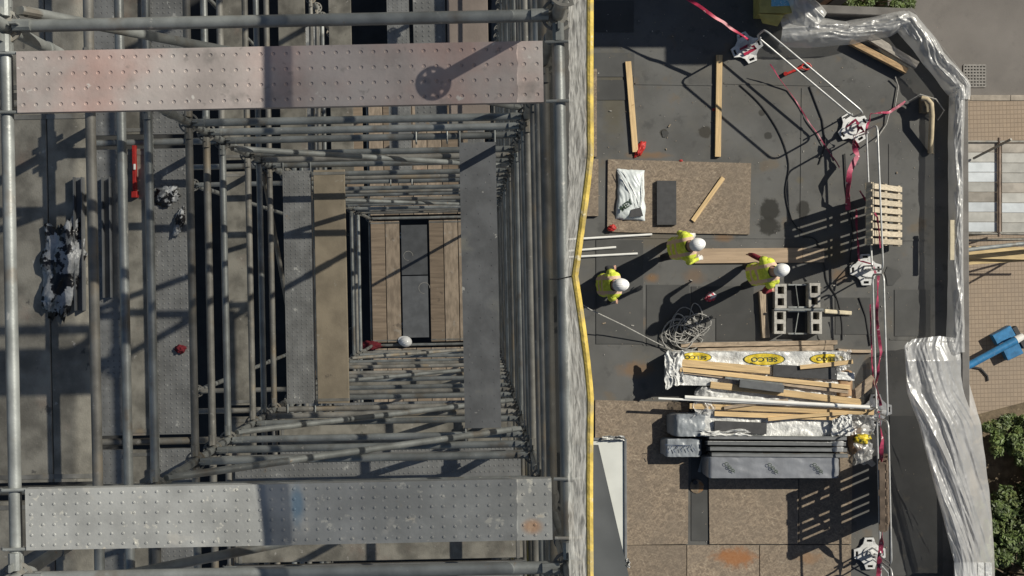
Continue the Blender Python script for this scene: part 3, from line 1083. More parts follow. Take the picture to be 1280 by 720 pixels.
def helmet_mesh():
    mb = MB()
    rings = []
    nn = 24
    for (t, k) in ((0, 1.0), (.2, .985), (.4, .93), (.6, .82), (.78, .64), (.9, .45), (.97, .24), (1.0, .04)):
        rings.append([(k * .118 * math.cos(2 * math.pi * i / nn), k * .136 * math.sin(2 * math.pi * i / nn), .145 * t) for i in range(nn)])
    mb.loft(rings, cap=False)
    # brim with a peak at the front (+y)
    r1 = []
    r2 = []
    for i in range(nn):
        a = 2 * math.pi * i / nn
        e = .01 + .03 * max(0, math.sin(a)) ** 3
        r1.append((.114 * math.cos(a), .132 * math.sin(a), .006))
        r2.append(((.118 + e * .6) * math.cos(a), (.136 + e) * math.sin(a), -.006))
    mb.loft([r1, r2, [(x_, y_, z_ - .004) for x_, y_, z_ in r2], [(x_, y_, z_ - .006) for x_, y_, z_ in r1]], cap=False)
    # ridges over the crown
    for x_ in (-.028, 0, .028):
        pts = []
        for i in range(9):
            a = R(18 + i * 18)
            k = math.sqrt(max(0, 1 - (x_ / .112) ** 2))
            pts.append((x_, .14 * k * math.cos(a) * .97, .145 * k * math.sin(a) * .99))
        mb.tube(pts, .007, 6)
    return mb.mesh('helmet', HELMET, True, 60)


HELM = helmet_mesh()
o = link('safety_helmet', HELM, P(507, 427, zf + .01), None, (R(8), R(-6), R(70)))
o.scale = (.72, .72, .75)
tag(o, 'white safety helmet lying on the boarded floor of the scaffold shaft', 'helmet')
crumple('rag', 'bright red rag on the brown floor boards of the shaft', 'rag', P(526, 220, zf), .1, .09, .06, RED, 15.1)
crumple('rag', 'dull red rag beside the white helmet on the shaft floor', 'rag', P(463, 432, zf), .16, .07, .06, SLEEVE_RED, 25.1)

# ------------------------------------------------------------------ roof: strand boards
def osb(a, lab, z=.0, th=.018, rot=0, name='strand_board'):
    """a = four photo corners on the roof, clockwise from top left"""
    mb = MB()
    top = [P(x_, y_, z + th) for x_, y_ in a]
    mb.add(top + [Vector((p.x, p.y, z + .001)) for p in top], [(0, 1, 2, 3), (4, 5, 6, 7), (0, 1, 5, 4), (1, 2, 6, 5), (2, 3, 7, 6), (3, 0, 4, 7)])
    return tag(obj(name, mb, OSB), lab, 'board')


osb([(760, 199), (939, 204), (937, 293), (759, 290)], 'large strand board carrying the white sack and dark slab', .012, .02)
osb([(744, 500), (861, 503), (860, 680), (744, 682)], 'strand board with the white framed panel leaning over its edge', .009)
osb([(886, 597), (998, 599), (998, 680), (887, 680)], 'strand board below the silver wrapped pack', .009)
osb([(999, 560), (1066, 560), (1064, 680), (999, 680)], 'narrow strand board under the striped pallet shadow', .009)
osb([(744, 682), (858, 681.5), (858, 800), (744, 800)], 'strand board below the framed panel, in the row without stains', .006)
osb([(859, 681.5), (949, 681.5), (949, 800), (859, 800)], 'strand board with a large rusty orange stain', .006)
osb([(950, 681.5), (1064, 681.5), (1063, 800), (950, 800)], 'strand board with a faint brown stain beside the rusty one', .006)
osb([(731, 86), (746, 86), (746, 196), (731, 196)], 'narrow strip of strand board along the scaffold sheet, the longer one', .006, .03)
osb([(731, 199), (748, 199), (748, 270), (731, 270)], 'short strip of strand board along the scaffold sheet beside the large board', .006, .06)

# ---- timbers
def timber(a, b_, w, h, z, lab, m=TIMBER, cat='timber', name='timber', z2=None, bow=0, up=(0, 0, 1)):
    p = P(a[0], a[1], z + h / 2)
    q = P(b_[0], b_[1], (z if z2 is None else z2) + h / 2)
    L = (q - p).length
    mb = MB()
    mb.beam((0, 0, 0), (0, 0, L), w, h, up=(0, 1, 0), seg=6, bow=bow)
    me = mb.mesh(name, m)
    d = (q - p).normalized()
    zax = d
    upv = Vector(up)
    xax = upv.cross(zax).normalized()
    yax = zax.cross(xax)
    M = Matrix((xax, yax, zax)).transposed()
    o = link(name, me, p, None, M.to_euler())
    return tag(o, lab, cat) if lab else o


timber((785, 77), (794, 190), .1, .05, .002, 'pale timber batten ending at the red rag', TIMBER)
timber((899, 69), (897, 196), .1, .06, .002, 'pale timber batten lying across the bare roof felt', TIMBER)
timber((904, 222), (866, 276), .075, .03, .034, 'short diagonal timber offcut on the large strand board', TIMBER)
timber((868, 320), (1003, 319), .25, .04, .002, 'wide scaffold board lying beside the workers', mat('pale_board', (.42, .31, .21), .8, 0, .15, 3, .3, 40, stretch=(8, 8, .7), spots=[((.25, .17, .1), 7, .64, .72, .5)]), 'board', 'scaffold_board')
timber((1003.5, 319), (1030, 319), .24, .035, .002, 'short end of scaffold board butted against the wide board', TIMBER_OLD, 'board', 'scaffold_board')
timber((953, 364), (957, 422), .13, .09, .002, 'stubby timber beside the concrete blocks', TIMBER_OLD)
timber((1062, 52), (1133, 89), .1, .1, .05, 'weathered brown timber under the polythene edge', mat('orange_old_timber', (.36, .24, .13), .85, 0, .3, 3, .3, 40, stretch=(9, 9, 2), spots=[((.5, .42, .32), 5, .58, .7, .6)]))
timber((1086, 46), (1146, 82), .13, .08, .12, 'grey weathered timber under the polythene edge', mat('grey_old_timber', (.33, .3, .26), .85, 0, .25, 3, .3, 40, stretch=(9, 9, 2)))

# ---- white plastic tubes next to the sheet
for (a, b_, lab) in (((700, 300), (815, 293), 'longest white plastic tube on the felt by the mesh sheet'), ((706, 314), (770, 309), 'shortest white plastic tube on the felt by the mesh sheet'), ((700, 322), (797, 317), 'medium white plastic tube, the one next to the worker by the sheet')):
    mb = MB().tube([P(*a, .022), P(*b_, .022)], .02, 10)
    tag(obj('plastic_tube', mb, WHITE_PVC, None, True), lab, 'tube')

# ---- sack and slab on the big strand board
def text_mesh(s_, size):
    cu = bpy.data.curves.new('lettering', 'FONT')
    cu.body = s_
    cu.size = size
    cu.align_x = 'CENTER'
    cu.align_y = 'CENTER'
    cu.extrude = .0008
    cu.offset = size * .025
    o = bpy.data.objects.new('lettering', cu)
    C.objects.link(o)
    dg = bpy.context.evaluated_depsgraph_get()
    me = bpy.data.meshes.new_from_object(o.evaluated_get(dg))
    bpy.data.objects.remove(o)
    bpy.data.curves.remove(cu)
    return me


def lettering(s_, size, c, rz, m, parent, sx=1.0):
    me = text_mesh(s_, size)
    me.materials.clear()
    me.materials.append(m)
    o = link('lettering', me, c, parent, (0, 0, rz))
    o.scale = (sx, 1, 1)
    return o


zb = .033
sk = thing('plastic_sack', 'half empty white plastic sack with black letters on the large strand board', 'sack', P(790, 244, zb))


def sack_fn(a, b_):
    # rounded pillow with folds
    L = [(771, 213), (769, 240), (771, 262), (773, 275)]
    x0 = 771 + 1.5 * math.sin(b_ * 5)
    x1 = 807 - 1.5 * math.sin(b_ * 4 + 1) - 2 * b_
    y0, y1 = 213, 276
    e = max(0.0, (1 - abs(2 * a - 1) ** 3.5)) * max(0.0, (1 - abs(2 * b_ - 1) ** 5))
    z = zb + .002 + .085 * e ** .5 + e * (.03 * fbm((a * 3 + b_ * 2, b_ * 4, 3)) + .018 * abs(fbm((a * 7 - b_ * 5, b_ * 5, 9))))
    px = x0 + (x1 - x0) * a + 1.2 * fbm((b_ * 6, a, 2))
    py = y0 + (y1 - y0) * b_ + 2 * a - 2 + 1.0 * fbm((a * 6, b_, 7))
    return P(px, py, z)


sm = MB().grid(sack_fn, 40, 60)
obj('sack_body', sm, mat('sack_plastic', (.62, .66, .66), .4, 0, .1, 6, .5, 18, .012, rand=0), sk, True, 180)
obj('open_mouth', MB().plate([pxy(789, 262, .13), pxy(801, 259, .13), pxy(804, 270, .13), pxy(786, 272, .13)], [], .12, .128), SLAB, sk)
for fx in ((772, 214, 796, 260), (778, 213, 800, 258), (803, 216, 801, 262)):
    p, q = P(fx[0], fx[1], .11), P(fx[2], fx[3], .125)
    obj('fold', MB().tube([p, p.lerp(q, .5) + Vector((.012, 0, .012)), q], [.004, .009, .003], 8), WHITEWRAP, sk, True)
lettering('MEY', .13, P(783, 257, .142), R(38), INKK, sk)
sl = MB()
sl.beam(P(833, 226, zb + .035), P(833, 281, zb + .035), .33, .06, ch=.04)
tag(obj('slab', sl, SLAB), 'dark grey rectangular slab on the large strand board', 'slab')
crumple('red_rag', 'red plastic rag at the end of the pale batten', 'rag', P(800, 186, 0), .14, .07, .05, RED, 2.2, R(60))
crumple('red_rag', 'small red scrap on the corner of the large strand board', 'rag', P(765, 285, zb), .07, .05, .05, RED, 31.2, R(10))
crumple('red_rag', 'tiny red scrap at the top edge of the large strand board', 'rag', P(851, 201, zb - .01), .03, .02, .015, RED, 41.2, R(10))
crumple('red_rag', 'tiny red scrap beside the pale batten on bare felt', 'rag', P(893, 137, 0), .035, .02, .015, RED, 43.2, R(10))

# a dropped red and white glove on the felt in the long shadow
crumple('glove', 'red and white glove dropped in the shadow between the workers', 'glove', P(888, 371, 0), .09, .07, .04, mat('glove_cloth', (.5, .05, .08), .8, 0, .2, 10, .3, spots=[((.7, .7, .7), 12, .52, .56, 1)]), 7.7, R(30))

# ------------------------------------------------------------------ workers
def skin_mesh(verts, edges, radii, root=0, sub=2):
    me = bpy.data.meshes.new('tmp')
    me.from_pydata(verts, edges, [])
    o = bpy.data.objects.new('tmp', me)
    C.objects.link(o)
    md = o.modifiers.new('s', 'SKIN')
    md.use_smooth_shade = True
    for i, r in enumerate(radii):
        sv = me.skin_vertices[0].data[i]
        sv.radius = (r, r) if not isinstance(r, tuple) else r
        sv.use_root = (i == root)
    sb = o.modifiers.new('d', 'SUBSURF')
    sb.levels = sub
    sb.render_levels = sub
    dg = bpy.context.evaluated_depsgraph_get()
    out = bpy.data.meshes.new_from_object(o.evaluated_get(dg))
    bpy.data.objects.remove(o)
    bpy.data.meshes.remove(me)
    return out


def worker(px, py, face_deg, pose, label, sleeve):
    """local frame: +y forward, +x the worker's right, z up"""
    lean = pose.get('lean', .1)
    base = P(px, py, 0)
    rz = R(face_deg - 90)
    root = thing('person', label, 'person', base, 'workers on the flat roof', rz)
    root.scale = (.93, .93, .95)
    V, E, RD, K = [], [], [], []

    def v(p, r, kind, par=None):
        V.append(tuple(p))
        RD.append(r)
        K.append(kind)
        if par is not None:
            E.append((par, len(V) - 1))
        return len(V) - 1
    pel = v((0, 0, .95), (.15, .12), 'leg')
    wst = v((0, lean * .35, 1.12), (.145, .11), 'top', pel)
    cst = v((0, lean * .8, 1.32), (.165, .12), 'top', wst)
    nck = v((0, lean * 1.15, 1.48), .062, 'skin', cst)
    h1 = v((0, lean * 1.35 + .02, 1.57), .075, 'skin', nck)
    h2 = v((0, lean * 1.5 + .03, 1.66), .092, 'skin', h1)
    h3 = v((0, lean * 1.55 + .02, 1.73), .075, 'hair', h2)
    v((0, lean * 1.5 + .135, 1.62), .014, 'skin', h2)                   # nose
    v((0, lean * 1.42 + .105, 1.565), .022, 'skin', h1)                 # chin and mouth
    for sx in (-1, 1):
        v((sx * .1, lean * 1.5 + .02, 1.63), .016, 'skin', h2)          # ears
    for sx, key in ((-1, 'legL'), (1, 'legR')):
        knee, ankle = pose[key]
        hp = v((sx * .1, .0, .88), .115, 'leg', pel)
        kn = v(knee, .088, 'leg', hp)
        an = v(ankle, .07, 'leg', kn)
        he = v((ankle[0], ankle[1] - .01, .05), .048, 'boot', an)
        v((ankle[0] + sx * .02, ankle[1] + .12, .042), .042, 'boot', he)
    for sx, key in ((-1, 'armL'), (1, 'armR')):
        elb, wri = [Vector(q) for q in pose[key]]
        sh = v((sx * .175, lean * .95, 1.365), .05, 'sleeve', cst)
        el = v(elb, .05, 'sleeve', sh)
        wr = v(wri, .036, 'sleeve', el)
        d = (wri - elb).normalized()
        side = d.cross(Vector((0, 0, 1)))
        if side.length < .2:
            side = Vector((0, 1, 0))
        side.normalize()
        dn = Vector((0, 0, -1))
        pm = v(wri + d * .075, .033, 'hand', wr)
        for q in range(4):
            b0 = wri + d * .11 + side * ((q - 1.5) * .021)
            ln = (.062, .075, .07, .055)[q]
            f1 = v(b0, .011, 'hand', pm)
            f2 = v(b0 + d * ln * .55 + dn * .012, .0095, 'hand', f1)
            v(b0 + d * ln * .8 + dn * .04, .008, 'hand', f2)
        t1 = v(wri + d * .055 + side * (-sx * .045), .012, 'hand', pm)
        v(wri + d * .095 + side * (-sx * .062) + dn * .015, .009, 'hand', t1)
    me = skin_mesh(V, E, RD, pel)
    kinds = ['skin', 'leg', 'boot', 'sleeve', 'top', 'hair', 'hand']
    for m in (SKIN, TROUSER, BOOT, sleeve, SLEEVE_DARK, RUBBER, pose.get('glove', SKIN)):
        me.materials.append(m)
    VV = [Vector(q) for q in V]
    for p in me.polygons:
        c = p.center
        best, bk = 9, 'top'
        for a, b_ in E:
            A, B = VV[a], VV[b_]
            t = max(0, min(1, (c - A).dot(B - A) / max(1e-9, (B - A).length_squared)))
            dd = (c - A.lerp(B, t)).length - (RD[b_] if not isinstance(RD[b_], tuple) else RD[b_][0]) * .9
            if dd < best:
                best, bk = dd, K[b_]
        p.material_index = kinds.index(bk)
        p.use_smooth = True
    o = bpy.data.objects.new('body', me)
    C.objects.link(o)
    o.parent = root
    # vest: lofted round the torso, leaning with it
    vb = MB()
    rings = []
    nn = 44
    for (z, rx, ry, cy) in ((.86, .205, .16, -.0), (.95, .2, .155, .0), (1.06, .195, .15, lean * .25), (1.18, .205, .155, lean * .5), (1.3, .225, .165, lean * .8), (1.385, .24, .15, lean * .98),
                            (1.435, .215, .125, lean * 1.05), (1.47, .15, .1, lean * 1.1), (1.49, .1, .085, lean * 1.15)):
        rg = []
        for i in range(nn):
            a = 2 * math.pi * i / nn
            w = 1 + .09 * fbm((math.cos(a) * 1.6, math.sin(a) * 1.6, z * 5 + px)) + .07 * (abs(fbm((math.cos(a) * 3.5, math.sin(a) * 3.5 + px, z * 11))) - .2)
            ca, sa = math.cos(a), math.sin(a)
            rg.append((rx * w * math.copysign(abs(ca) ** .85, ca), cy + ry * w * math.copysign(abs(sa) ** .85, sa), z))
        rings.append(rg)
    fine = []
    for r0, r1 in zip(rings, rings[1:]):
        for q in range(4):
            t_ = q / 4
            row_ = []
            for i in range(nn):
                p_ = Vector(r0[i]).lerp(Vector(r1[i]), t_)
                k_ = .014 * (abs(fbm((p_.x * 9 + px, p_.y * 9, p_.z * 14))) * 2 - .5)
                row_.append(tuple(p_ + Vector((p_.x, p_.y - lean * .6, 0)).normalized() * k_))
            fine.append(row_)
    fine.append(rings[-1])
    vb.loft(fine, cap=False)
    vo = bpy.data.objects.new('vest', vb.mesh('vest', VEST, True, 180))
    C.objects.link(vo)
    vo.parent = root
    # cap sleeves of the vest over the shoulders
    for sx, key in ((-1, 'armL'), (1, 'armR')):
        elb = Vector(pose[key][0])
        sh = Vector((sx * .15, lean * .95, 1.39))
        sb = MB().tube([sh, sh.lerp(elb, .2) + Vector((sx * .02, 0, -.005)), sh.lerp(elb, .45)], [.075, .082, .074], 14)
        so = bpy.data.objects.new('vest_sleeve', sb.mesh('vest_sleeve', VEST, True, 180))
        C.objects.link(so)
        so.parent = root
    ho = bpy.data.objects.new('helmet', HELM)
    C.objects.link(ho)
    ho.parent = root
    ho.location = (0, lean * 1.55 + .03, 1.69)
    ho.scale = (.93, .93, .95)
    ho.rotation_euler = (R(pose.get('nod', -12)), 0, R(pose.get('turn', 0)))
    return root


worker(750, 356, 3, dict(lean=.10, legL=((-.12, .06, .5), (-.12, -.03, .09)), legR=((.12, .1, .5), (.13, .05, .09)),
                         armL=((-.3, .02, 1.15), (-.3, .14, .95)), armR=((.3, .02, 1.15), (.3, .14, .95))),
       'worker in yellow vest with dark sleeves standing by the mesh sheet', SLEEVE_DARK)
worker(836, 312, 12, dict(lean=.13, legL=((-.11, .12, .5), (-.12, .04, .09)), legR=((.1, -.02, .5), (.12, -.16, .1)), glove=WHITE_PVC,
                          armL=((-.27, .05, 1.14), (-.2, .24, 1.02)), armR=((.29, .1, 1.16), (.26, .3, 1.0))),
       'worker in yellow vest stepping beside the large strand board', SLEEVE_VIS)
worker(931, 343, 14, dict(lean=.16, legL=((-.12, .14, .5), (-.14, .02, .09)), legR=((.14, .05, .5), (.2, -.1, .1)),
                          armL=((-.34, -.02, 1.2), (-.36, -.02, .98)), armR=((.32, .0, 1.18), (.33, .16, 1.0))),
       'worker in yellow vest and red sleeves beside the concrete blocks', SLEEVE_RED)

# ------------------------------------------------------------------ hollow concrete blocks with black trays between
def rect(x0, y0, x1, y1):
    return [(x0, y0), (x1, y0), (x1, y1), (x0, y1)]


blabs = {(0, 0): 'hollow concrete block closest to both the stubby timber and the wide scaffold board', (1, 0): 'hollow concrete block by the guardrail, nearer the wide scaffold board',
         (0, 1): 'hollow concrete block beside the stubby timber, nearer the white packs', (1, 1): 'hollow concrete block with the cream rod lying out from it'}
for (i, j), (cx_, cy_) in {(0, 0): (976, 370), (1, 0): (1018, 369), (0, 1): (975, 402), (1, 1): (1020, 402)}.items():
    c = P(cx_, cy_, .2)
    w, l = .195, .41
    mb = MB()
    hs = [rect(c.x - .055, c.y + .035, c.x + .055, c.y + .16), rect(c.x - .055, c.y - .16, c.x + .055, c.y - .035)]
    mb.plate(rect(c.x - w / 2, c.y - l / 2, c.x + w / 2, c.y + l / 2), hs, .004, .21)
    tag(obj('concrete_block', mb, CONCRETE), blabs[(i, j)], 'concrete block')
for j, (y0, y1, lab) in enumerate(((356, 384, 'open black tray between concrete blocks, nearer the wide scaffold board'), (389, 417, 'open black tray between concrete blocks, nearer the white packs'))):
    o = thing('tray', lab, 'tray', P(997, (y0 + y1) / 2, 0))
    a, b_ = P(985, y0, .12), P(1008, y1, .12)
    obj('base', MB().plate(rect(a.x, b_.y, b_.x, a.y), [], .003, .012), RUBBER, o)
    for yy in (a.y, b_.y):
        obj('rim', MB().beam((a.x, yy, .08), (b_.x, yy, .08), .025, .14), GALV, o)
    obj('wire', MB().tube([(a.x + .12 + .05 * j, a.y, .16), (a.x + .17 - .06 * j, b_.y, .16)], .008, 6), GALV, o)
tag(obj('cream_rod', MB().beam(P(1031, 389, .09), P(1064, 391.5, .03), .07, .045, ch=.3), CREAM), 'short cream rod between the concrete blocks and the guardrail', 'rod')
tag(obj('metal_bar', MB().beam(P(968, 386.5, .23), P(1029, 387, .23), .035, .02), GALV), 'thin metal bar lying across the gap between concrete blocks', 'bar')

# ------------------------------------------------------------------ coil of rope and its line
rp = []
c0 = P(853, 412, 0)
random.seed(11)
loops = 13
for k in range(loops * 22):
    t = 2 * math.pi * k / 22
    q = k // 22
    rx = .19 + .09 * math.sin(q * 1.7) + .02 * math.sin(t * 2)
    ry = .21 + .07 * math.cos(q * 2.3)
    ox = .1 * math.sin(q * 2.9 + .3 * math.sin(t))
    oy = .1 * math.cos(q * 1.9)
    if q in (3, 9):
        ox += .16
        oy += .1
    rp.append(c0 + Vector((ox + rx * math.cos(t), oy + ry * math.sin(t), .02 + .006 * q + .012 * math.sin(t * 3 + q))))
tag(obj('rope_coil', MB().tube(rp, .0095, 6), ROPE, None, True), 'tangled coil of grey rope beside the material stack', 'rope')
tag(obj('rope_line', MB().tube([P(700, 362, .9), P(738, 387, .6), P(780, 407, .3), P(812, 424, .1), P(838, 437, .03)], .009, 6), ROPE, None, True), 'straight grey rope running from the scaffold to the rope coil', 'rope')

# ------------------------------------------------------------------ material stack
def pack(px0, py0, px1, py1, z0, z1, m, seed, taper=0.0, nu=60, nv=16, corner=.12, amp=1.0, shift=0):
    """soft wrapped pack: puffed box with creases"""
    mb = MB()
    a, b_ = P(px0, py0, z1), P(px1, py1, z1)
    w, h = b_.x - a.x, a.y - b_.y
    def fn(u, v):
        # wrap round: v runs from the back foot over the top to the front foot
        s_ = v * (h + 2 * (z1 - z0))
        if s_ < z1 - z0:
            y, z = a.y, z0 + s_
        elif s_ < z1 - z0 + h:
            y, z = a.y - (s_ - (z1 - z0)), z1
        else:
            y, z = b_.y, z1 - (s_ - (z1 - z0) - h)
        e = min(u, 1 - u) * w
        k = max(0, 1 - e / corner)
        ym = (a.y + b_.y) / 2
        y = ym + (y - ym) * (1 - .22 * k * k)
        z = z0 + (z - z0) * (1 - .55 * k * k)
        q = Vector((a.x + u * w, y + shift * u, z))
        nn_ = .016 * amp * fbm((q.x * 5 + seed, q.y * 9, q.z * 9)) + .012 * amp * abs(fbm((q.x * 13, q.y * 7 + seed, q.z * 12)))
        return q + Vector((nn_ * .4, nn_ * .5, nn_ if z > z0 + .01 else 0))
    mb.grid(fn, nu, nv * 3)
    # end flaps
    for u in (0, 1):
        ring = [fn(u, j / (nv * 3)) for j in range(nv * 3 + 1)]
        mb.add(ring, [tuple(range(len(ring)))])
    return mb


st = thing('insulation_pack', 'white wrapped pack with yellow SELCO ovals, under the pale timbers', 'pack', P(950, 460, .0))
obj('wrap', pack(834, 440, 1062, 482, .0, .36, WHITEWRAP, 1.0, amp=1.9, nu=110, nv=20), WHITEWRAP, st, True, 60)


def oval(px, py, z1, rx, ry, parent, rz, txt, seed=1.0, amp=1.9):
    c = P(px, py, z1)
    def hz(x_, y_):
        return z1 + .016 * amp * fbm((x_ * 5 + seed, y_ * 9, z1 * 9)) + .012 * amp * abs(fbm((x_ * 13, y_ * 7 + seed, z1 * 12)))
    def disc(k, dz):
        mb = MB()
        n_, m_ = 32, 6
        vs = [(c.x, c.y, hz(c.x, c.y) + dz)]
        for j in range(1, m_ + 1):
            for i in range(n_):
                t = 2 * math.pi * i / n_
                x_, y_ = c.x + rx * k * j / m_ * math.cos(t), c.y + ry * k * j / m_ * math.sin(t)
                vs.append((x_, y_, hz(x_, y_) + dz))
        fs = [(0, 1 + i, 1 + (i + 1) % n_) for i in range(n_)]
        for j in range(m_ - 1):
            for i in range(n_):
                l = (i + 1) % n_
                fs.append((1 + j * n_ + i, 1 + j * n_ + l, 1 + (j + 1) * n_ + l, 1 + (j + 1) * n_ + i))
        return mb.add(vs, fs)
    obj('oval_border', disc(1.07, .006), INKK, parent, True, 180)
    ov = obj('oval_logo', disc(1.0, .009), INKY, parent, True, 180)
    lo = lettering(txt, ry * 1.05, c, rz, INKK, ov, 1.5)
    for v_ in lo.data.vertices:
        wx = c.x + 1.5 * (v_.co.x * math.cos(rz) - v_.co.y * math.sin(rz))
        wy = c.y + v_.co.x * math.sin(rz) + v_.co.y * math.cos(rz)
        v_.co.z += hz(wx, wy) - z1 + .013


oval(869, 446.5, .36, .26, .08, st, R(178), 'SELCO')
oval(955, 449, .36, .33, .095, st, R(180), 'SELCO')
oval(1034, 448.5, .36, .28, .08, st, R(180), 'SELCO')
st2 = thing('insulation_pack', 'plain white wrapped pack with a torn end, below the white tubes', 'pack', P(950, 530, .0))
obj('wrap', pack(872, 484, 1062, 546, .0, .33, WHITEWRAP, 7.0, amp=1.9, nu=110, nv=20), WHITEWRAP, st2, True, 60)
obj('end_wrap', pack(1046, 496, 1070, 545, .02, .345, WHITEWRAP, 17.0, nu=20), WHITEWRAP, st2, True, 60)

for (x_, y_, w_, h_, z_, sd_) in ((843, 462, 22, 40, .38, 2.1), (880, 502, 24, 34, .36, 4.4), (1052, 531, 26, 26, .37, 6.2), (1054, 452, 20, 24, .39, 8.3), (905, 541, 60, 8, .38, 9.4)):
    def tf(u, v, x_=x_, y_=y_, w_=w_, h_=h_, z_=z_, sd_=sd_):
        a = 1 + .45 * fbm((sd_, v * 3, u * 3))
        return P(x_ + w_ * (u - .5) * a + 5 * fbm((v * 4, sd_, 1)), y_ + h_ * (v - .5) * a + 4 * fbm((u * 4, 2, sd_)),
                 z_ + .05 * (1 - 2 * abs(fbm((u * 3 + sd_, v * 2 + u, 0)))) + .03 * (1 - 2 * abs(fbm((u * 6, v * 7, sd_)))))
    obj('torn_wrap', MB().grid(tf, 34, 34), FILM if sd_ in (4.4, 8.3) else WHITEWRAP, st if y_ < 480 else st2, True, 180)
zt = .385
SL = [  # photo start, end, width, thickness, z, label, material
    ((851, 431.5), (1046, 428), .075, .08, .002, 'weathered timber on the felt against the SELCO pack, the one nearer the blocks', TIMBER_OLD),
    ((872, 438.5), (1041, 434.5), .085, .085, .002, 'weathered timber on the felt touching the SELCO pack', TIMBER_OLD),
    ((1047, 437.5), (1090, 439), .05, .05, .002, 'thin weathered batten beside the guardrail', TIMBER_OLD),
    ((846, 453), (962, 463), .12, .045, zt, 'short yellow timber slanting over the SELCO pack', TIMBER),
    ((850, 461.5), (1062, 484), .075, .05, zt, 'long yellow timber slanting across the SELCO pack', TIMBER),
    ((850, 464.5), (1060, 490), .05, .045, zt - .02, 'long darker timber lying alongside the slanting yellow one', TIMBER_OLD),
    ((888, 481), (1076, 503), .11, .06, zt - .03, 'pale yellow timber ending near the guardrail base', TIMBER),
    ((862, 507.5), (1092, 515.5), .09, .05, zt - .03, 'yellow timber directly beneath the white tubes', TIMBER),
    ((893, 517), (1048, 522.5), .08, .05, zt - .04, 'yellow timber with chipped edge beside the plain white pack', TIMBER),
    ((1000, 459), (1066, 452), .07, .03, zt + .06, 'short pale batten lying crooked over the dark offcut and the pack end', TIMBER),
    ((905, 510), (985, 500), .05, .03, zt + .03, 'small crooked batten crossing under the white tubes', TIMBER_OLD),
    ((960, 524), (1058, 516), .06, .03, zt + .02, 'crooked pale batten resting on the plain white pack', TIMBER),
]
for (a, b_, w, h, z, lab, m) in SL:
    timber(a, b_, w, h, z, lab, m, bow=random.uniform(-.012, .012))
timber((1065, 497), (1093, 473), .17, .03, .3, 'wide brown board end propped by the guardrail', TIMBER_OLD, 'board', 'board_offcut', z2=.34)


def slab(a, b_, w, h, z, lab, m=SLAB, z2=None):
    mb = MB().beam(P(*a, z + h / 2), P(*b_, (z if z2 is None else z2) + h / 2), w, h, ch=.05)
    return tag(obj('insulation_offcut', mb, m), lab, 'offcut')


slab((966, 463), (1046, 467), .2, .05, zt, 'dark grey board offcut on the SELCO pack')
slab((924, 479), (979, 486), .13, .1, zt + .03, 'grey block offcut between the yellow timbers', GREYPANEL)
slab((893, 533), (958, 535.5), .19, .05, .35, 'dark grey board offcut on the plain white pack')
slab((906, 472), (978, 480), .035, .05, zt + .04, 'narrow pale metal strip behind the grey block offcut', GALV)
tag(obj('cardboard_box', pack(1043, 463, 1070, 496, .0, .4, CARD, 33, nu=14, nv=8, amp=.4), CARD, None, True, 40), 'brown cardboard carton at the end of the SELCO pack', 'box')
tag(obj('white_wrap_scrap', MB().grid(lambda u, v: P(1044 + 24 * u, 464 + 10 * v + 2 * u, .43 + .02 * fbm((u * 5, v * 4, 2))), 14, 8), WHITEWRAP, None, True), 'small white label sheet lying on the cardboard carton', 'label sheet')
# white tubes on top
for (a, b_, lab, r) in (((823, 498), (1085, 510), 'long thin white tube poking out furthest past the stack', .019), ((856, 496.5), (1087, 509), 'thick white tube lying on the yellow timbers', .032)):
    dz = .0 if r < .03 else .012
    tag(obj('plastic_tube', MB().tube([P(*a, .46 + dz), P(*b_, .46 + dz)], r, 12), WHITE_PVC, None, True), lab, 'tube')
# dark panels standing on edge
for k in range(4):
    y = 547.5 + 7.2 * k
    dx = (0, -2, 1, 3)[k]
    lean_ = .03 * (k - 1)
    mb = MB()
    mb.beam(P(884 + dx, y - 1, .22 + .01 * k), P(1054 + dx * .5, y + .5, .22 + .01 * k), .062, .42, up=(0, .12, 1), ch=.08)
    labs = ['against the plain white pack', 'second from the plain white pack', 'third from the plain white pack', 'against the silver wrapped pack']
    o = thing('insulation_board', 'dark grey panel standing on edge, ' + labs[k], 'panel', P(968, y, 0), 'panels standing on edge')
    obj('panel_core', mb, GREYPANEL, o)
    obj('panel_facing', MB().beam(P(884 + dx, y - 3.2, .23 + .01 * k), P(1054 + dx * .5, y - 1.7, .23 + .01 * k), .006, .42, up=(0, .12, 1)), WHITEWRAP if k == 1 else GALV, o)
    if k in (1, 2):
        obj('torn_film', pack(1040, y - 3, 1056, y + 3, .38, .47, FILM, 3 + k, nu=14, nv=6, corner=.05), FILM, o, True, 60)
# silver wrapped pack with black marks
sp = thing('silver_pack', 'silver grey plastic wrapped pack with black looped marks', 'pack', P(968, 585, 0))
obj('wrap', pack(882, 571, 1053, 598, .02, .44, FOIL, 23, corner=.09, amp=.7), FOIL, sp, True, 60)
for (mx, my) in ((912, 584), (966, 585), (1022, 585)):
    c = P(mx, my, .478)
    k = MB()
    for (ox, oy, r) in ((-.05, .055, .028), (0.0, 0.0, .028), (.055, -.055, .026)):
        k.tube([c + Vector((ox + r * math.cos(t * .45), oy + r * .8 * math.sin(t * .45), 0)) for t in range(15)], .006, 5, flat=.3)
    k.tube([c + Vector((-.03, .03, 0)), c + Vector((.03, -.02, 0)), c + Vector((.09, -.1, 0))], .005, 5, flat=.3)
    obj('printed_mark', k, INKK, sp)
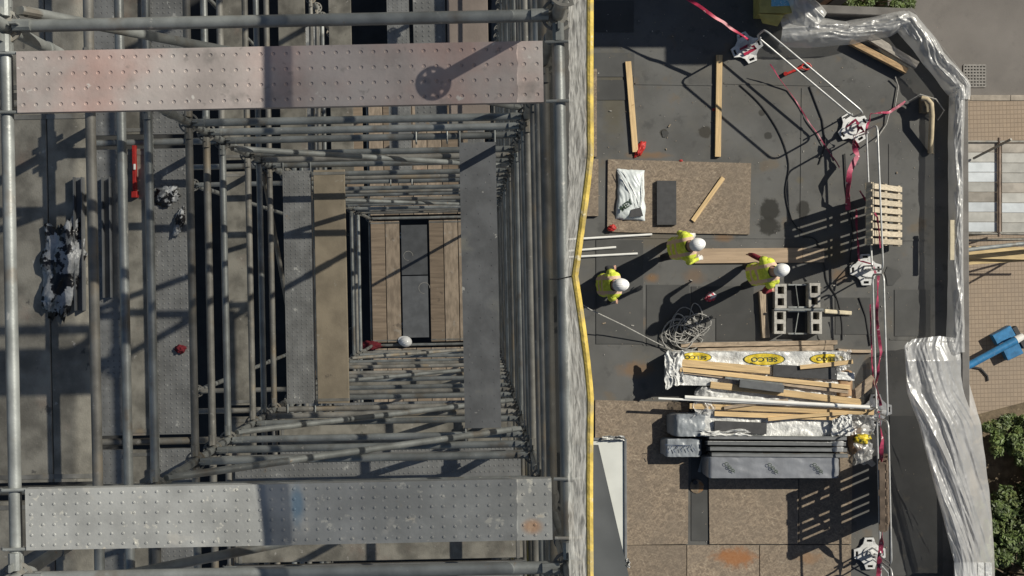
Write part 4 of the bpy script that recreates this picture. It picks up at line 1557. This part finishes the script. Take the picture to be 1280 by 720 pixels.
# grey bag at the left end
gb = thing('wrapped_bundle', 'grey plastic wrapped bundle with dark blue print at the stack end', 'bundle', P(855, 545, 0))
obj('wrap', pack(837, 518, 888, 546, .0, .37, GREYBAG, 51, nu=40, nv=14, corner=.16, amp=1.6), GREYBAG, gb, True, 60)
obj('loose_end', pack(828, 549, 879, 571, .0, .3, GREYBAG, 61, nu=40, nv=14, corner=.1, amp=1.4), GREYBAG, gb, True, 60)
for k in range(9):
    p = P(833 + k * 4.2, 562 - .3 * k, .335)
    obj('printed_mark', MB().beam(p, p + Vector((.035, .06 * (1 if k % 2 else -1), 0)), .012, .004), INKB, gb)
obj('printed_line', MB().beam(P(831, 556, .335), P(862, 557, .335), .01, .004), INKB, gb)
# torn wrapping at the guardrail end
def torn(px, py, w, h, z, seed, m, name, lab, parent=None):
    def fn(u, v):
        a = 1 + .25 * fbm((seed, v * 4, u * 3))
        return P(px + w * (u - .5) * a + 3 * fbm((v * 5, seed, 1)), py + h * (v - .5) * a + 2 * fbm((u * 5, 2, seed)), z + .1 * fbm((u * 3 + seed, v * 3, 0)) + .06 * abs(fbm((u * 8, v * 8, seed))))
    o = obj(name, MB().grid(fn, 22, 22), m, parent, True, 180)
    return tag(o, lab, 'plastic film') if lab else o
torn(1078, 531, 30, 24, .2, 3.1, FILM, 'torn_film', 'torn clear film crumpled between stack and guardrail base')
torn(1080, 568, 22, 26, .12, 5.3, FILM, 'torn_film', 'torn clear film trailing past the yellow printed scrap')
crumple('printed_scrap', 'yellow and white printed plastic scrap beside the guardrail', 'plastic scrap', P(1077, 548, .12), .13, .09, .06, mat('yellow_scrap', (.6, .46, .03), .4, 0, .3, 9, .4, 20, .01, spots=[((.03, .05, .02), 10, .52, .56, .9), ((.75, .75, .72), 7, .58, .62, .9)]), 9.9)
crumple('cardboard_scrap', 'torn brown cardboard between the torn films', 'cardboard', P(1068, 549, .0), .12, .22, .09, CARD, 19.9)

# ------------------------------------------------------------------ white framed panel and dark sheet over it
wp = thing('framed_panel', 'white panel in a grey frame leaning low on the strand board', 'panel', P(765, 625, .03))
c1, c2, c3, c4 = P(738, 549, .08), P(781.5, 549, .08), P(782, 702, .08), P(738, 702, .08)
obj('panel_face', MB().plate([(p.x, p.y) for p in (c4, c3, c2, c1)], [], .03, .07), mat('panel_white', (.62, .63, .59), .5, 0, .05, 3, .05, rand=0), wp)
for (a, b_) in ((c1, c2), (c2, c3), (c3, c4)):
    obj('frame', MB().beam(a - Vector((0, 0, .02)), b_ - Vector((0, 0, .02)), .045, .075, ch=.15), GREYPANEL, wp)
torn(767, 547.5, 28, 5, .12, 8.8, WHITEWRAP, 'torn_edge', None, wp)
torn(784, 704, 6, 12, .1, 9.8, WHITEWRAP, 'torn_edge', None, wp)
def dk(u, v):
    # dark grey sheet added over the panel, cut to a slanted edge
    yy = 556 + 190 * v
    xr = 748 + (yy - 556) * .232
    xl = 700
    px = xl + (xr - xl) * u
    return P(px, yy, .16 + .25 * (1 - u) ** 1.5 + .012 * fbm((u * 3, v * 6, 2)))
tag(obj('dark_sheet', MB().grid(dk, 16, 30), mat('dark_grey_sheet', (.065, .07, .073), .7, 0, .06, 3, .1, rand=0), None, True, 180), 'smooth dark grey sheet covering part of the white panel', 'sheet')

# roof outlet between boards
ro = thing('roof_outlet', 'small rusty roof outlet between the strand boards', 'roof outlet', P(871, 606, 0))
c = P(871, 608, 0)
obj('flange', MB().plate([(c.x + .12 * math.cos(a * .524), c.y + .12 * math.sin(a * .524)) for a in range(12)], [], .008, .016), mat('rusty_plate', (.2, .15, .1), .8, 0, .3, 12, .3, spots=[((.3, .13, .03), 9, .5, .6, .8)]), ro)
c = P(868, 602, 0)
obj('pipe', MB().tube([(c.x, c.y, .01), (c.x, c.y, .1)], .04, 12), RUBBER, ro, True)
tag(obj('steel_strip', MB().beam(P(874, 590, .05), P(879, 571, .05), .05, .01), GALV), 'short bright steel strip leaning at the silver pack', 'steel strip')

# ------------------------------------------------------------------ guardrail
def base_outline():
    arm = [(-.075, .265), (.075, .265), (.105, .17), (.17, .105), (.265, .075)]
    out = []
    for k in range(4):
        a = -math.pi / 2 * k
        for (x_, y_) in arm[:-1]:
            out.append((x_ * math.cos(a) - y_ * math.sin(a), x_ * math.sin(a) + y_ * math.cos(a)))
    hs = []
    for k in range(4):
        a = -math.pi / 2 * k
        hs.append([(x_ * math.cos(a) - y_ * math.sin(a), x_ * math.sin(a) + y_ * math.cos(a)) for x_, y_ in rect(-.045, .195, .045, .238)])
    return out[::-1], hs


BO, BH = base_outline()
bmesh_base = MB().plate(BO, BH, .012, .06).mesh('plate', PLATE)
bpad = MB().plate([(x_ * 1.03, y_ * 1.03) for x_, y_ in BO], BH, .002, .014).mesh('rubber_pad', RUBBER)
bl = MB()
bl.tube([(0, 0, .05), (0, 0, .085)], .12, 16)
bl.tube([(0, 0, .08), (0, 0, .12)], .055, 12)
bl = bl.mesh('hub', PLATE, True)
bpst = MB()
bpst.tube([(0, 0, .06), (0, 0, .42)], .022, 10)
bpst.tube([(.07, 0, .06), (.07, 0, .3)], .018, 10)
bpst.beam((-.03, 0, .3), (.1, 0, .3), .05, .03)
bpst = bpst.mesh('post', RAIL, True)
BASES = [((933, 60), 22, 'guardrail base plate with red strap in the dark shadow'), ((1066, 160), 32, 'guardrail base plate where the rail turns a corner'), ((1081, 337), 2, 'guardrail base plate below the leaning pallet'),
         ((1094, 512), 2, 'guardrail base plate at the end of the white tubes'), ((1086, 691), 2, 'guardrail base plate beside the striped shadow')]
for (p, an, lab) in BASES:
    o = thing('ballast_foot', lab, 'guardrail base', P(*p, 0), 'guardrail bases', 0)
    for nm, me_ in (('rubber_pad', bpad), ('plate', bmesh_base), ('hub', bl), ('post', bpst)):
        q = link(nm, me_, P(*p, 0), o, (0, 0, R(an)))


def frame(a, b_, lab, zlo=.5, zhi=1.1):
    p, q = P(*a, 0), P(*b_, 0)
    d = (q - p).normalized()
    L = (q - p).length
    r = .11
    pts = []
    for (cx_, cz_, t0) in ((L - r, zhi - r, 90), (L - r, zlo + r, 0), (r, zlo + r, -90), (r, zhi - r, -180)):
        for k in range(6):
            t = R(t0 - 18 * k)
            pts.append(p + d * (cx_ + r * math.cos(t)) + Vector((0, 0, cz_ + r * math.sin(t))))
    o = thing('guardrail', lab, 'guardrail', p, 'guardrail frames')
    obj('loop', MB().tube(pts, .0165, 10, closed=True), RAIL, o, True)
    for s_ in (.06, L - .06):
        obj('leg', MB().tube([p + d * s_ + Vector((0, 0, .08)), p + d * s_ + Vector((0, 0, zlo + .1))], .014, 8), RAIL, o, True)


frame((938, 52), (1056, 151), 'tubular guardrail frame running diagonally to the corner base')
frame((1072, 166), (1079, 337), 'tubular guardrail frame with the pallet leaning through it')
frame((1079.5, 343), (1084.5, 512), 'tubular guardrail frame beside the cream rod')
frame((1085, 518), (1089, 688), 'tubular guardrail frame with the upright pallet beside it')
frame((1089.5, 694), (1093, 860), 'tubular guardrail frame starting at the base by the striped shadow')


def ribbon(pts, w, m, name, lab, parent=None, twist=2.0):
    """flat tape following points"""
    ps = []
    for i in range(len(pts) - 1):
        a, b_ = Vector(pts[i]), Vector(pts[i + 1])
        n_ = max(2, int((b_ - a).length / .06))
        for k in range(n_):
            ps.append(a.lerp(b_, k / n_))
    ps.append(Vector(pts[-1]))
    vs = []
    for i, p in enumerate(ps):
        d = (ps[min(i + 1, len(ps) - 1)] - ps[max(i - 1, 0)]).normalized()
        s_ = d.cross(Vector((0, 0, 1)))
        if s_.length < .01:
            s_ = Vector((1, 0, 0))
        s_.normalize()
        t = twist * fbm((p.x * 2, p.y * 2, 4)) * 2
        u = s_.cross(d)
        ww = s_ * math.cos(t) + u * math.sin(t)
        th = u * math.cos(t) - s_ * math.sin(t)
        q = p + Vector((.02 * fbm((p.x * 4, p.y * 4, 1)), .02 * fbm((p.x * 4, p.y * 4, 2)), .01 * fbm((p.x * 4, p.y * 4, 3))))
        vs += [q - ww * w / 2 + th * .002, q + ww * w / 2 + th * .002, q + ww * w / 2 - th * .002, q - ww * w / 2 - th * .002]
    fs = []
    for i in range(len(ps) - 1):
        for k in range(4):
            l = (k + 1) % 4
            fs.append((i * 4 + k, i * 4 + l, i * 4 + 4 + l, i * 4 + 4 + k))
    o = obj(name, MB().add(vs, fs), m, parent, True, 60)
    return tag(o, lab, 'tape') if lab else o


REDTAPE = mat('red_white_tape', (.38, .02, .06), .45, 0, .3, 9, .2, spots=[((.7, .62, .62), 7, .6, .64, .8)], rand=0)
ribbon([P(830, -22, 1.0), P(880, 12, .9), P(936, 50, .75)], .05, REDTAPE, 'barrier_tape', 'taut red and white barrier tape over the dark shadow', twist=1.2)
ribbon([P(925, 62, .14), P(938, 55, .2), P(945, 60, .12), P(930, 68, .1)], .05, REDTAPE, 'barrier_tape', 'red strap wound round the guardrail base in shadow')
ribbon([P(962, 80, .3), P(985, 112, .02), P(1020, 165, .02), P(1050, 210, .05)], .02, PINK, 'pink_string', 'thin pink string trailing across the felt', twist=.8)
ribbon([P(1074, 158, .5), P(1066, 178, .3), P(1072, 195, .3), P(1062, 215, .35), P(1059, 240, .3), P(1060, 262, .06)], .09, PINK, 'pink_tape', 'bunched pink tape hanging from the corner guardrail base')
ribbon([P(1057, 160, .3), P(1070, 150, .4), P(1080, 165, .35), P(1066, 170, .3), P(1073, 185, .3)], .05, PINK, 'pink_tape', 'pink tape wrapped around the corner guardrail base')
ribbon([P(1082, 166, .6), P(1088, 142, .4), P(1112, 140, .1), P(1132, 127, .06)], .045, PINK, 'pink_tape', 'pink tape pulled out to the timber end beyond the rail')
ribbon([P(1074, 238, .9), P(1088, 258, .9), P(1097, 272, 1.05), P(1101, 310, .9)], .03, PINK, 'pink_tape', 'pink tape slung over the leaning pallet')
ribbon([P(1070, 262, .06), P(1072, 300, .06), P(1074, 326, .12), P(1090, 330, .45), P(1094, 342, .5)], .04, PINK, 'pink_tape', 'pink tape running to the base below the pallet')
ribbon([P(1098, 345, .8), P(1096, 400, .7), P(1101, 440, .85), P(1095, 480, .6), P(1100, 508, .6)], .05, PINK, 'pink_tape', 'long pink tape woven between the rails beside the blocks')
ribbon([P(1088, 380, .5), P(1089, 430, .45), P(1091, 470, .35), P(1096, 500, .4)], .025, PINK, 'pink_tape', 'narrow pink tape on the mid rail beside the blocks')
ribbon([P(1098, 515, .6), P(1103, 550, .75), P(1101, 575, .7), P(1106, 612, .9), P(1104, 640, .7)], .07, PINK, 'pink_tape', 'wide pink tape hanging by the upright pallet')
ribbon([P(1104, 655, .8), P(1100, 690, .5), P(1098, 730, .5)], .08, PINK, 'pink_tape', 'pink tape at the base beside the striped shadow')
# red shackle tool
ro_ = thing('red_clamp', 'red clamp tool lying under the diagonal guardrail', 'clamp', P(998, 87, .0))
obj('ring', MB().tube([P(1008 + 6 * math.cos(k * .6), 83 + 4 * math.sin(k * .6), .04) for k in range(10)], .014, 8, closed=True), RED, ro_, True)
obj('bar', MB().tube([P(984, 92, .04), P(1002, 84, .04)], [.02, .026], 8), RED, ro_, True)
obj('knob', MB().tube([P(982, 92, .0), P(982, 92, .07)], .035, 10), RED, ro_, True)
# loose thin cables
for (pts, lab, m) in (([P(1119, 96, .08), P(1123, 108, .03), P(1119, 132, .03), P(1118, 138, .04)], 'grey cable dropping from the brown timber to the pink tape', ROPE),
                      ([P(1112, 140, .06), P(1108, 155, .03), P(1098, 170, .03), P(1094, 178, .3)], 'grey cable looping back towards the corner base', ROPE),
                      ([P(1130, 130, .06), P(1150, 118, .2), P(1170, 124, .25), P(1180, 138, .2), P(1172, 150, .05)], 'thin grey cord curling over the bent pipe', ROPE),
                      ([P(1012, 108, .012), P(1028, 150, .012), P(1032, 180, .012), P(1024, 205, .012)], 'black cable crossing the felt beside the pink string', RUBBER),
                      ([P(1074, 372, .02), P(1082, 395, .012), P(1088, 432, .012)], 'black cable beside the cream rod', RUBBER),
                      ([P(1056, 192, .02), P(1058, 230, .02), P(1066, 290, .02), P(1062, 330, .02)], 'black cable running past the leaning pallet shadow', RUBBER),
                      ([P(1085, 688, .2), P(1096, 700, .3), P(1110, 716, .2), P(1112, 740, .05)], 'steel hoop wire at the last guardrail base', RAIL)):
    tag(obj('cable', MB().tube(pts, .011, 6), m, None, True), lab, 'cable')

# ------------------------------------------------------------------ pallets
def pallet(foot_px, foot_py0, foot_py1, lean_deg, lab, hgt=1.2, PALLETW=PALLETW):
    """foot edge runs along the photo's vertical; lean: degrees from horizontal, rising towards the scaffold"""
    a, b_ = P(foot_px[0], foot_py0), P(foot_px[1], foot_py1)
    d = (b_ - a)
    W = d.length
    d.normalize()
    inward = Vector((d.y, -d.x, 0))
    if inward.x > 0:
        inward = -inward
    an = R(lean_deg)
    upv = inward * math.cos(an) + Vector((0, 0, math.sin(an)))
    nrm = Vector((-inward.x * math.sin(an), -inward.y * math.sin(an), math.cos(an)))
    o = thing('pallet', lab, 'pallet', a + Vector((0, 0, 0)), 'wooden pallets')
    base = a + nrm * .03 + Vector((0, 0, .05))
    for k in range(8):
        w = .088 * W / 1.02
        t = (k + .5) / 8 * W
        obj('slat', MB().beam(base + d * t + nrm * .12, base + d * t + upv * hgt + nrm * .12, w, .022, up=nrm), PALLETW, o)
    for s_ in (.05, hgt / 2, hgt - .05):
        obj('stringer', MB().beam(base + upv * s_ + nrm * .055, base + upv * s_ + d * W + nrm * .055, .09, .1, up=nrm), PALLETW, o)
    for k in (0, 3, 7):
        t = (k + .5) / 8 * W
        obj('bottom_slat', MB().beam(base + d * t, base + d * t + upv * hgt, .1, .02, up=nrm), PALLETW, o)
    return o


pallet((1115, 1115), 233, 308, 50, 'bare wooden pallet leaning against the guardrail, its slats lit by the sun')
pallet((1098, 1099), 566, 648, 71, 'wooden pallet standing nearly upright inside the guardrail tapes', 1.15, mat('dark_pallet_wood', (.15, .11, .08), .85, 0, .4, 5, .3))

# ------------------------------------------------------------------ bent pipe, yellow box
bp_ = thing('bent_pipe', 'tan bent pipe on a grey block near the parapet', 'pipe', P(1160, 155, 0))
obj('pipe', MB().tube([P(1152, 123, .25), P(1159, 124, .28), P(1164, 130, .3), P(1165, 145, .3), P(1163, 191, .05)], .045, 12), mat('tan_pipe', (.4, .33, .22), .7, 0, .2, 6, .2), bp_, True)
obj('support_block', MB().beam(P(1157, 121, .1), P(1157, 141, .1), .17, .2), mat('tan_block', (.2, .17, .12), .85), bp_)
yb = thing('yellow_box', 'yellow cardboard box with a blue label beside the polythene', 'box', P(965, 12, 0))
YC = mat('yellow_card', (.42, .36, .11), .7, 0, .15, 6, .2)
obj('carton', MB().beam(P(966, -22, .25), P(966, 20, .25), .56, .5, ch=.03), YC, yb)
obj('flap', MB().add([P(948, 17, .5), P(980, 19, .5), P(972, 33, .38), P(953, 29, .36), P(948, 17, .49), P(980, 19, .49), P(972, 33, .37), P(953, 29, .35)], [(0, 1, 2, 3), (7, 6, 5, 4), (0, 1, 5, 4), (1, 2, 6, 5), (2, 3, 7, 6), (3, 0, 4, 7)]), YC, yb)
obj('blue_label', MB().plate([pxy(964, -10, .5), pxy(992, -12, .5), pxy(992, 7, .5), pxy(964, 8, .5)], [], .49, .506), mat('label_blue', (.16, .45, .62), .5, 0, .1, 20, 0, spots=[((.7, .75, .75), 25, .55, .6, .6)]), yb)

# ------------------------------------------------------------------ polythene over the parapet
def film(center, half, z0, hump, seed, n=90, k=18, amp=1.0):
    k, n = k * 2, n * 2
    """draped tube-like film along a pixel polyline with wrinkles"""
    pts = [P(*c, z0) for c in center]
    L = [0]
    for i in range(len(pts) - 1):
        L.append(L[-1] + (pts[i + 1] - pts[i]).length)
    def at(t):
        s_ = t * L[-1]
        for i in range(len(pts) - 1):
            if s_ <= L[i + 1] or i == len(pts) - 2:
                f = (s_ - L[i]) / (L[i + 1] - L[i])
                h = half[i] + (half[i + 1] - half[i]) * f
                p = pts[i].lerp(pts[i + 1], f)
                d = (pts[i + 1] - pts[i]).normalized()
                return p, d, h * H / F, hump[i] + (hump[i + 1] - hump[i]) * f
    def fn(u, v):
        p, d, h, hm = at(v)
        s_ = Vector((d.y, -d.x, 0))
        t = 2 * u - 1
        edge = 1 + .22 * amp * fbm((v * L[-1] * 2.2 + seed, (1 if t > 0 else -1) * 3, 0))
        q = p + s_ * (t * h * edge)
        prof = (1 - abs(t) ** 2.6)
        sl_ = v * L[-1]
        def cr(a, b_, c_):
            return 1 - 2.2 * abs(fbm((a, b_, c_)))
        w = .04 * cr(sl_ * 1.1 + t * 1.2 + seed, t * 1.1 - sl_ * .4, 4) + .02 * cr(sl_ * 3.5 - t * 2, t * 2 + seed + sl_, 9) + .006 * cr(sl_ * 8 + t * 3, t * 4 - sl_ * 3, seed)
        q.z = z0 + hm * (prof - .5) + amp * w * (.35 + prof) - .02
        return q
    return MB().grid(fn, k, n)


pl = thing('polythene_edging', 'clear crinkled polythene wrapped along the low parapet', 'polythene', P(1190, 200, 0))
obj('film', film([(985, -8), (1000, 12), (1022, 30)], [14, 26, 22], .38, [.3, .35, .25], 2, 50, 20, 1.2), FILM, pl, True, 180)
obj('film', film([(975, 38), (1010, 38), (1060, 40), (1110, 30), (1134, 22)], [18, 20, 14, 15, 11], .34, [.25, .25, .18, .2, .15], 7, 90, 20), FILM, pl, True, 180)
obj('film', film([(1120, 24), (1136, 26), (1170, 72), (1201, 108), (1203, 125)], [8, 16, 15, 16, 11], .37, [.15, .2, .18, .2, .12], 13, 80, 18), FILM, pl, True, 180)
obj('film', film([(1199, 108), (1197, 180), (1197, 300), (1197, 380), (1197, 440)], [10, 9.5, 9, 10, 12], .36, [.16, .16, .14, .18, .2], 23, 160, 14, .5), FILM, pl, True, 180)
obj('edge_batten', MB().beam(P(1190, 275, .42), P(1190, 325, .42), .07, .03), CREAM, pl)


def bulge():
    LX = [(420, 1140), (432, 1131), (490, 1135), (530, 1150), (590, 1165), (650, 1181), (700, 1193), (790, 1200)]
    RX = [(420, 1207), (432, 1208), (470, 1209), (530, 1226), (590, 1234), (650, 1240), (700, 1243), (790, 1244)]
    def ip(T, y):
        for (a, b_), (c, d) in zip(T, T[1:]):
            if y <= c:
                f = max(0, (y - a) / (c - a))
                return b_ + (d - b_) * f
        return T[-1][1]
    def fn(u, v):
        y = 420 + 370 * v
        x0, x1 = ip(LX, y), ip(RX, y)
        e = 1 - abs(2 * u - .95) ** 2.0 / 1.1
        tip = min(1, v * 12)
        # long folds running down the sheet
        def cr(a, b_, c_):
            return 1 - 2.2 * abs(fbm((a, b_, c_)))
        g_ = u * 1.3 - v * 1.1
        w = .06 * cr(g_ * 2.2, v * 1.6 + u * .6, 3) + .04 * cr(g_ * 4.5 + v, v * 3, 8) + .02 * cr(g_ * 7, v * 11 - u * 4, 5) + .006 * cr(u * 16 + v * 6, v * 26, 2)
        z = .1 + (.5 - .46 * u ** 2.3 - .1 * (1 - u) ** 6) * (.45 + .55 * tip) + w * (1.1 - .4 * u)
        return P((x0 + (x1 - x0) * u) + 1.5 * fbm((v * 12, u * 2, 1)), y + 5 * (u - .5) * (1 - tip) * 0 + (8 * abs(u - .5) if v < .02 else 0), z)
    return MB().grid(fn, 90, 300)


bg = thing('polythene_sheet', 'large billowing milky polythene sheet hanging over the roof edge', 'polythene', P(1190, 560, 0))
obj('film', bulge(), FILM_THICK, bg, True, 180)
obj('hem_tape', film([(1134, 434), (1137, 490), (1152, 530), (1167, 590), (1183, 650), (1196, 702)], [2.5] * 6, .5, [.05] * 6, 41, 70, 6, .4), FILM, bg, True, 180)
for k in range(5):
    x_ = 1197 + k * 9.5
    tag(obj('panel_edge', MB().beam(P(x_, 703, .5), P(x_ + 1, 770, .5), .11, .05), WHITEWRAP, bg, False))

# ------------------------------------------------------------------ street level
dg_ = thing('drain_grate', 'square metal drain grate set in the asphalt', 'drain', P(1218, 95, STREET))
SLAB2 = mat('cast_iron', (.2, .19, .175), .7, 0, .2, 12, .2)
c = P(1218, 95, STREET)
hs = []
for i in range(7):
    for j in range(7):
        if (i in (0, 6)) and (j in (0, 6)):
            continue
        x0 = c.x - .235 + i * .068
        y0 = c.y - .235 + j * .068
        hs.append(rect(x0, y0, x0 + .042, y0 + .042))
mb = MB()
# grate as crossing bars in a frame
for i in range(8):
    q = -.248 + i * .0708
    mb.beam((c.x + q, c.y - .25, STREET + .012), (c.x + q, c.y + .25, STREET + .012), .038, .02)
obj('bar_set', mb, SLAB2, dg_)
mb = MB()
for i in range(8):
    q = -.248 + i * .0708
    mb.beam((c.x - .25, c.y + q, STREET + .0135), (c.x + .25, c.y + q, STREET + .0135), .038, .02)
obj('cross_bar_set', mb, SLAB2, dg_)
obj('pit', MB().plate(rect(c.x - .26, c.y - .26, c.x + .26, c.y + .26), [], STREET + .002, STREET + .005), RUBBER, dg_)

# loading platform with silver boards
zp = -5.0
lp = thing('loading_platform', 'scaffold loading platform of silver boards beside the building', 'platform', P(1250, 235, STREET))
ys = [178 + 12.45 * k for k in range(10)]
alum = [mat('aluminium_board', (.47, .5, .52), .45, .35, .1, 4, .1, rand=.12), mat('dull_board', (.3, .275, .24), .75, 0, .2, 4, .2, rand=.2), mat('pale_plastic_board', (.37, .365, .34), .6, .1, .12, 5, .1, rand=.15)]
order = [[1, 2, 0, 0, 2, 1, 0, 2, 0], [1, 2, 2, 2, 1, 2, 0, 2, 2]]
for col, (x0, x1) in enumerate(((1150, 1246), (1252, 1400))):
    for k in range(9):
        y0 = ys[k] + (0 if col == 0 else 1)
        p, q = P(x0, y0 + 6.2, zp), P(x1, y0 + 6.2, zp)
        w = 12.1 * (H - zp) / F
        me_ = MB().beam(p, q, w, .05, ch=.12)
        obj('deck_board', me_, alum[order[col][k % 9]], lp)
def ptube(a, za, b_, zb_, r=.024, m=GALV_DARK, nm='tube'):
    obj(nm, MB().tube([P(*a, za), P(*b_, zb_)], r, 10), m, lp, True)
ptube((1249, 172), zp + .06, (1249, 296), zp + .06, .034, mat('rusty_tube', (.2, .15, .12), .8, 0, .3, 6, .2))
ptube((1150, 177), zp + .05, (1400, 177), zp + .05, .024)
ptube((1150, 291), zp + .05, (1400, 294), zp + .05, .024)
ptube((1217, 198), zp + .08, (1264, 174), zp + 1.0, .026)
ptube((1150, 319), zp + .0, (1400, 291), zp + .1, .045, GALV, 'rail_tube')
ptube((1150, 302), zp - .2, (1400, 296), zp - .2, .03)
for (px, py) in ((1249, 178), (1249, 291), (1390, 178), (1390, 291), (1160, 178), (1160, 291)):
    q = P(px, py, zp)
    obj('post', MB().tube([(q.x, q.y, STREET + .12), (q.x, q.y, zp + .1)], .024, 10), GALV_DARK, lp, True)
for (a, za, b_, zb_) in (((1249, 291), zp - .1, (1390, 291), STREET + .3), ((1160, 291), zp - .1, (1249, 291), STREET + .3), ((1249, 291), zp - 1.4, (1390, 291), zp - 1.4)):
    ptube(a, za, b_, zb_)
for k, (a, b_, lab) in enumerate((((1150, 314), (1330, 318), 'yellowish plank under the platform edge, the one nearer the silver boards'), ((1150, 327), (1330, 316), 'yellowish plank slanting out under the platform rail'))):
    timber(a, b_, .26, .05, zp - .35 - .1 * k, lab, mat('street_plank', (.5, .38, .2), .8, 0, .2, 3, .2, 30, stretch=(8, 8, 1)), 'plank', 'plank')

# blue post foot on the paving
zpv = STREET + .12
bs = thing('blue_stand', 'blue steel post lying across a split blue foot plate on the paving', 'stand', P(1240, 435, zpv))
def br(px, py, z):
    return P(px, py, z)
obj('post', MB().tube([br(1205, 460, zpv + .45), br(1272, 424, zpv + .42)], .085, 16), BLUE, bs, True)
obj('end_cap', MB().tube([br(1270, 425, zpv + .42), br(1279, 420, zpv + .42)], [.09, .075], 14), WHITE_PVC, bs, True)
for (a, b_, w) in (((1242, 425), (1264, 413), .26), ((1255, 444), (1274, 435), .26)):
    obj('foot_plate', MB().beam(br(*a, zpv + .12), br(*b_, zpv + .12), w, .22, ch=.06), BLUE, bs)
obj('back_plate', MB().beam(br(1266, 409, zpv + .12), br(1280, 434, zpv + .12), .12, .2, ch=.1), SLAB, bs)
tag(obj('cable', MB().tube([P(1216, 459, zpv + .02), P(1226, 461, zpv + .02), P(1234, 470, zpv + .02), P(1235, 476, zpv + .02)], .025, 6), RUBBER, None, True), 'short black cable curled on the brick paving', 'cable')

# ------------------------------------------------------------------ shrubs
def shrub(px, py, z, rx, ry, rzz, nleaf, seed, lab, leaf=.07):
    rnd = random.Random(seed)
    base = P(px, py, z)
    o = thing('shrub', lab, 'shrub', base, 'shrubs at street level')
    tb = MB()
    tips = []
    for k in range(9):
        a = rnd.uniform(0, 6.28)
        q = rnd.uniform(.35, .9)
        tip = base + Vector((rx * q * math.cos(a), ry * q * math.sin(a), rzz * rnd.uniform(.5, .95)))
        mid = base.lerp(tip, .5) + Vector((rnd.uniform(-.1, .1), rnd.uniform(-.1, .1), .12))
        tb.tube([base, mid, tip], [.035, .022, .008], 6)
        tips += [mid, tip]
    obj('trunk', tb, BARK, o, True)
    vs, fs = [], []
    lumps = [(base + Vector((rx * rnd.uniform(-1, 1), ry * rnd.uniform(-1, 1), rzz * rnd.uniform(.15, .9))), rnd.uniform(.1, .3) * min(rx, ry) * 1.3) for _ in range(44)]
    for k in range(nleaf):
        c, r = lumps[int(rnd.random() ** 1.4 * 44)]
        while True:
            d = Vector((rnd.uniform(-1, 1), rnd.uniform(-1, 1), rnd.uniform(-1, 1)))
            if .01 < d.length < 1:
                break
        p = c + d.normalized() * r * (d.length ** .35)
        if p.z < z + .03:
            p.z = z + .03 + rnd.random() * .1
        n_ = Vector((rnd.gauss(0, .55), rnd.gauss(0, .55), 1)).normalized()
        t = n_.cross(Vector((rnd.uniform(-1, 1), rnd.uniform(-1, 1), .1))).normalized()
        b_ = n_.cross(t)
        s_ = leaf * rnd.uniform(.6, 1.3)
        o_ = len(vs)
        vs += [p - t * s_, p - t * s_ * .1 + b_ * s_ * .42 - n_ * .01, p + t * s_ * .9, p - t * s_ * .1 - b_ * s_ * .42 - n_ * .01]
        fs.append((o_, o_ + 1, o_ + 2, o_ + 3))
    mb = MB()
    mb.v = [tuple(v) for v in vs]
    mb.f = fs
    mb.mi = [0] * len(fs)
    me = bpy.data.meshes.new('crown')
    me.from_pydata([tuple(Vector(v) - base) for v in mb.v], [], fs)
    me.materials.append(LEAF)
    link('crown', me, base, o)
    return o


zs_ = STREET + .14
shrub(1258, 545, zs_, .7, .42, .7, 4200, 1, 'low shrub at the corner of the planting bed by the paving')
shrub(1290, 590, zs_, .5, .6, .8, 3000, 2, 'shrub in the planting bed with bare soil beside it')
shrub(1262, 655, zs_, .8, .8, 1.1, 7000, 3, 'dense dark shrub beside the billowing polythene sheet')
shrub(1258, 715, zs_, .9, .6, 1.0, 6000, 4, 'dense shrub further along the bed from the paving')
shrub(1076, -1, STREET, .95, .5, 1.6, 8000, 6, 'green shrub growing beyond the parapet under the added shade block')

# ------------------------------------------------------------------ grit and offcuts scattered on the roof
rnd = random.Random(5)
gm = MB()
for k in range(900):
    c = P(rnd.uniform(745, 1180), rnd.uniform(5, 715), 0)
    r = rnd.uniform(.002, .006) if rnd.random() < .95 else rnd.uniform(.006, .015)
    a = rnd.uniform(0, 3.14)
    d = Vector((math.cos(a), math.sin(a), 0))
    gm.beam(c - d * r + Vector((0, 0, r * .5 + .004)), c + d * r * rnd.uniform(1, 3) + Vector((0, 0, r * .5 + .004)), r * 1.4, r, ch=.2, mi=rnd.choice((0, 0, 1, 2)))
go = obj('roof_grit', gm, [TIMBER_OLD, CONCRETE, SLAB])
tag(go, 'scattered grit and small offcuts on the roof felt', 'grit', kind='stuff')
for (pts, lab) in (([P(925, 106, .012), P(952, 132, .012), P(975, 168, .012), P(986, 205, .012), P(982, 240, .012), P(990, 275, .012), P(1003, 290, .012)], 'black tube drawn as a shadow line on the bare felt by the dark wet stain'),
                   ([P(1003, 296, .012), P(1020, 300, .012), P(1030, 330, .012), P(1034, 352, .012), P(1046, 372, .012), P(1052, 400, .012), P(1053, 425, .012)], 'black tube drawn as a shadow line between the blocks and the guardrail')):
    q = [Vector(p) for p in pts]
    sm_ = []
    for i in range(len(q) - 1):
        p0, p1, p2, p3 = q[max(0, i - 1)], q[i], q[i + 1], q[min(len(q) - 1, i + 2)]
        for t in range(6):
            t /= 6
            sm_.append(.5 * ((2 * p1) + (p2 - p0) * t + (2 * p0 - 5 * p1 + 4 * p2 - p3) * t * t + (3 * p1 - p0 - 3 * p2 + p3) * t ** 3))
    sm_.append(q[-1])
    tag(obj('shadow_line', MB().tube(sm_, .009, 6), RUBBER, None, True), lab, 'shadow_line')  # thin black tubes stand in for shadow lines of rails and cables
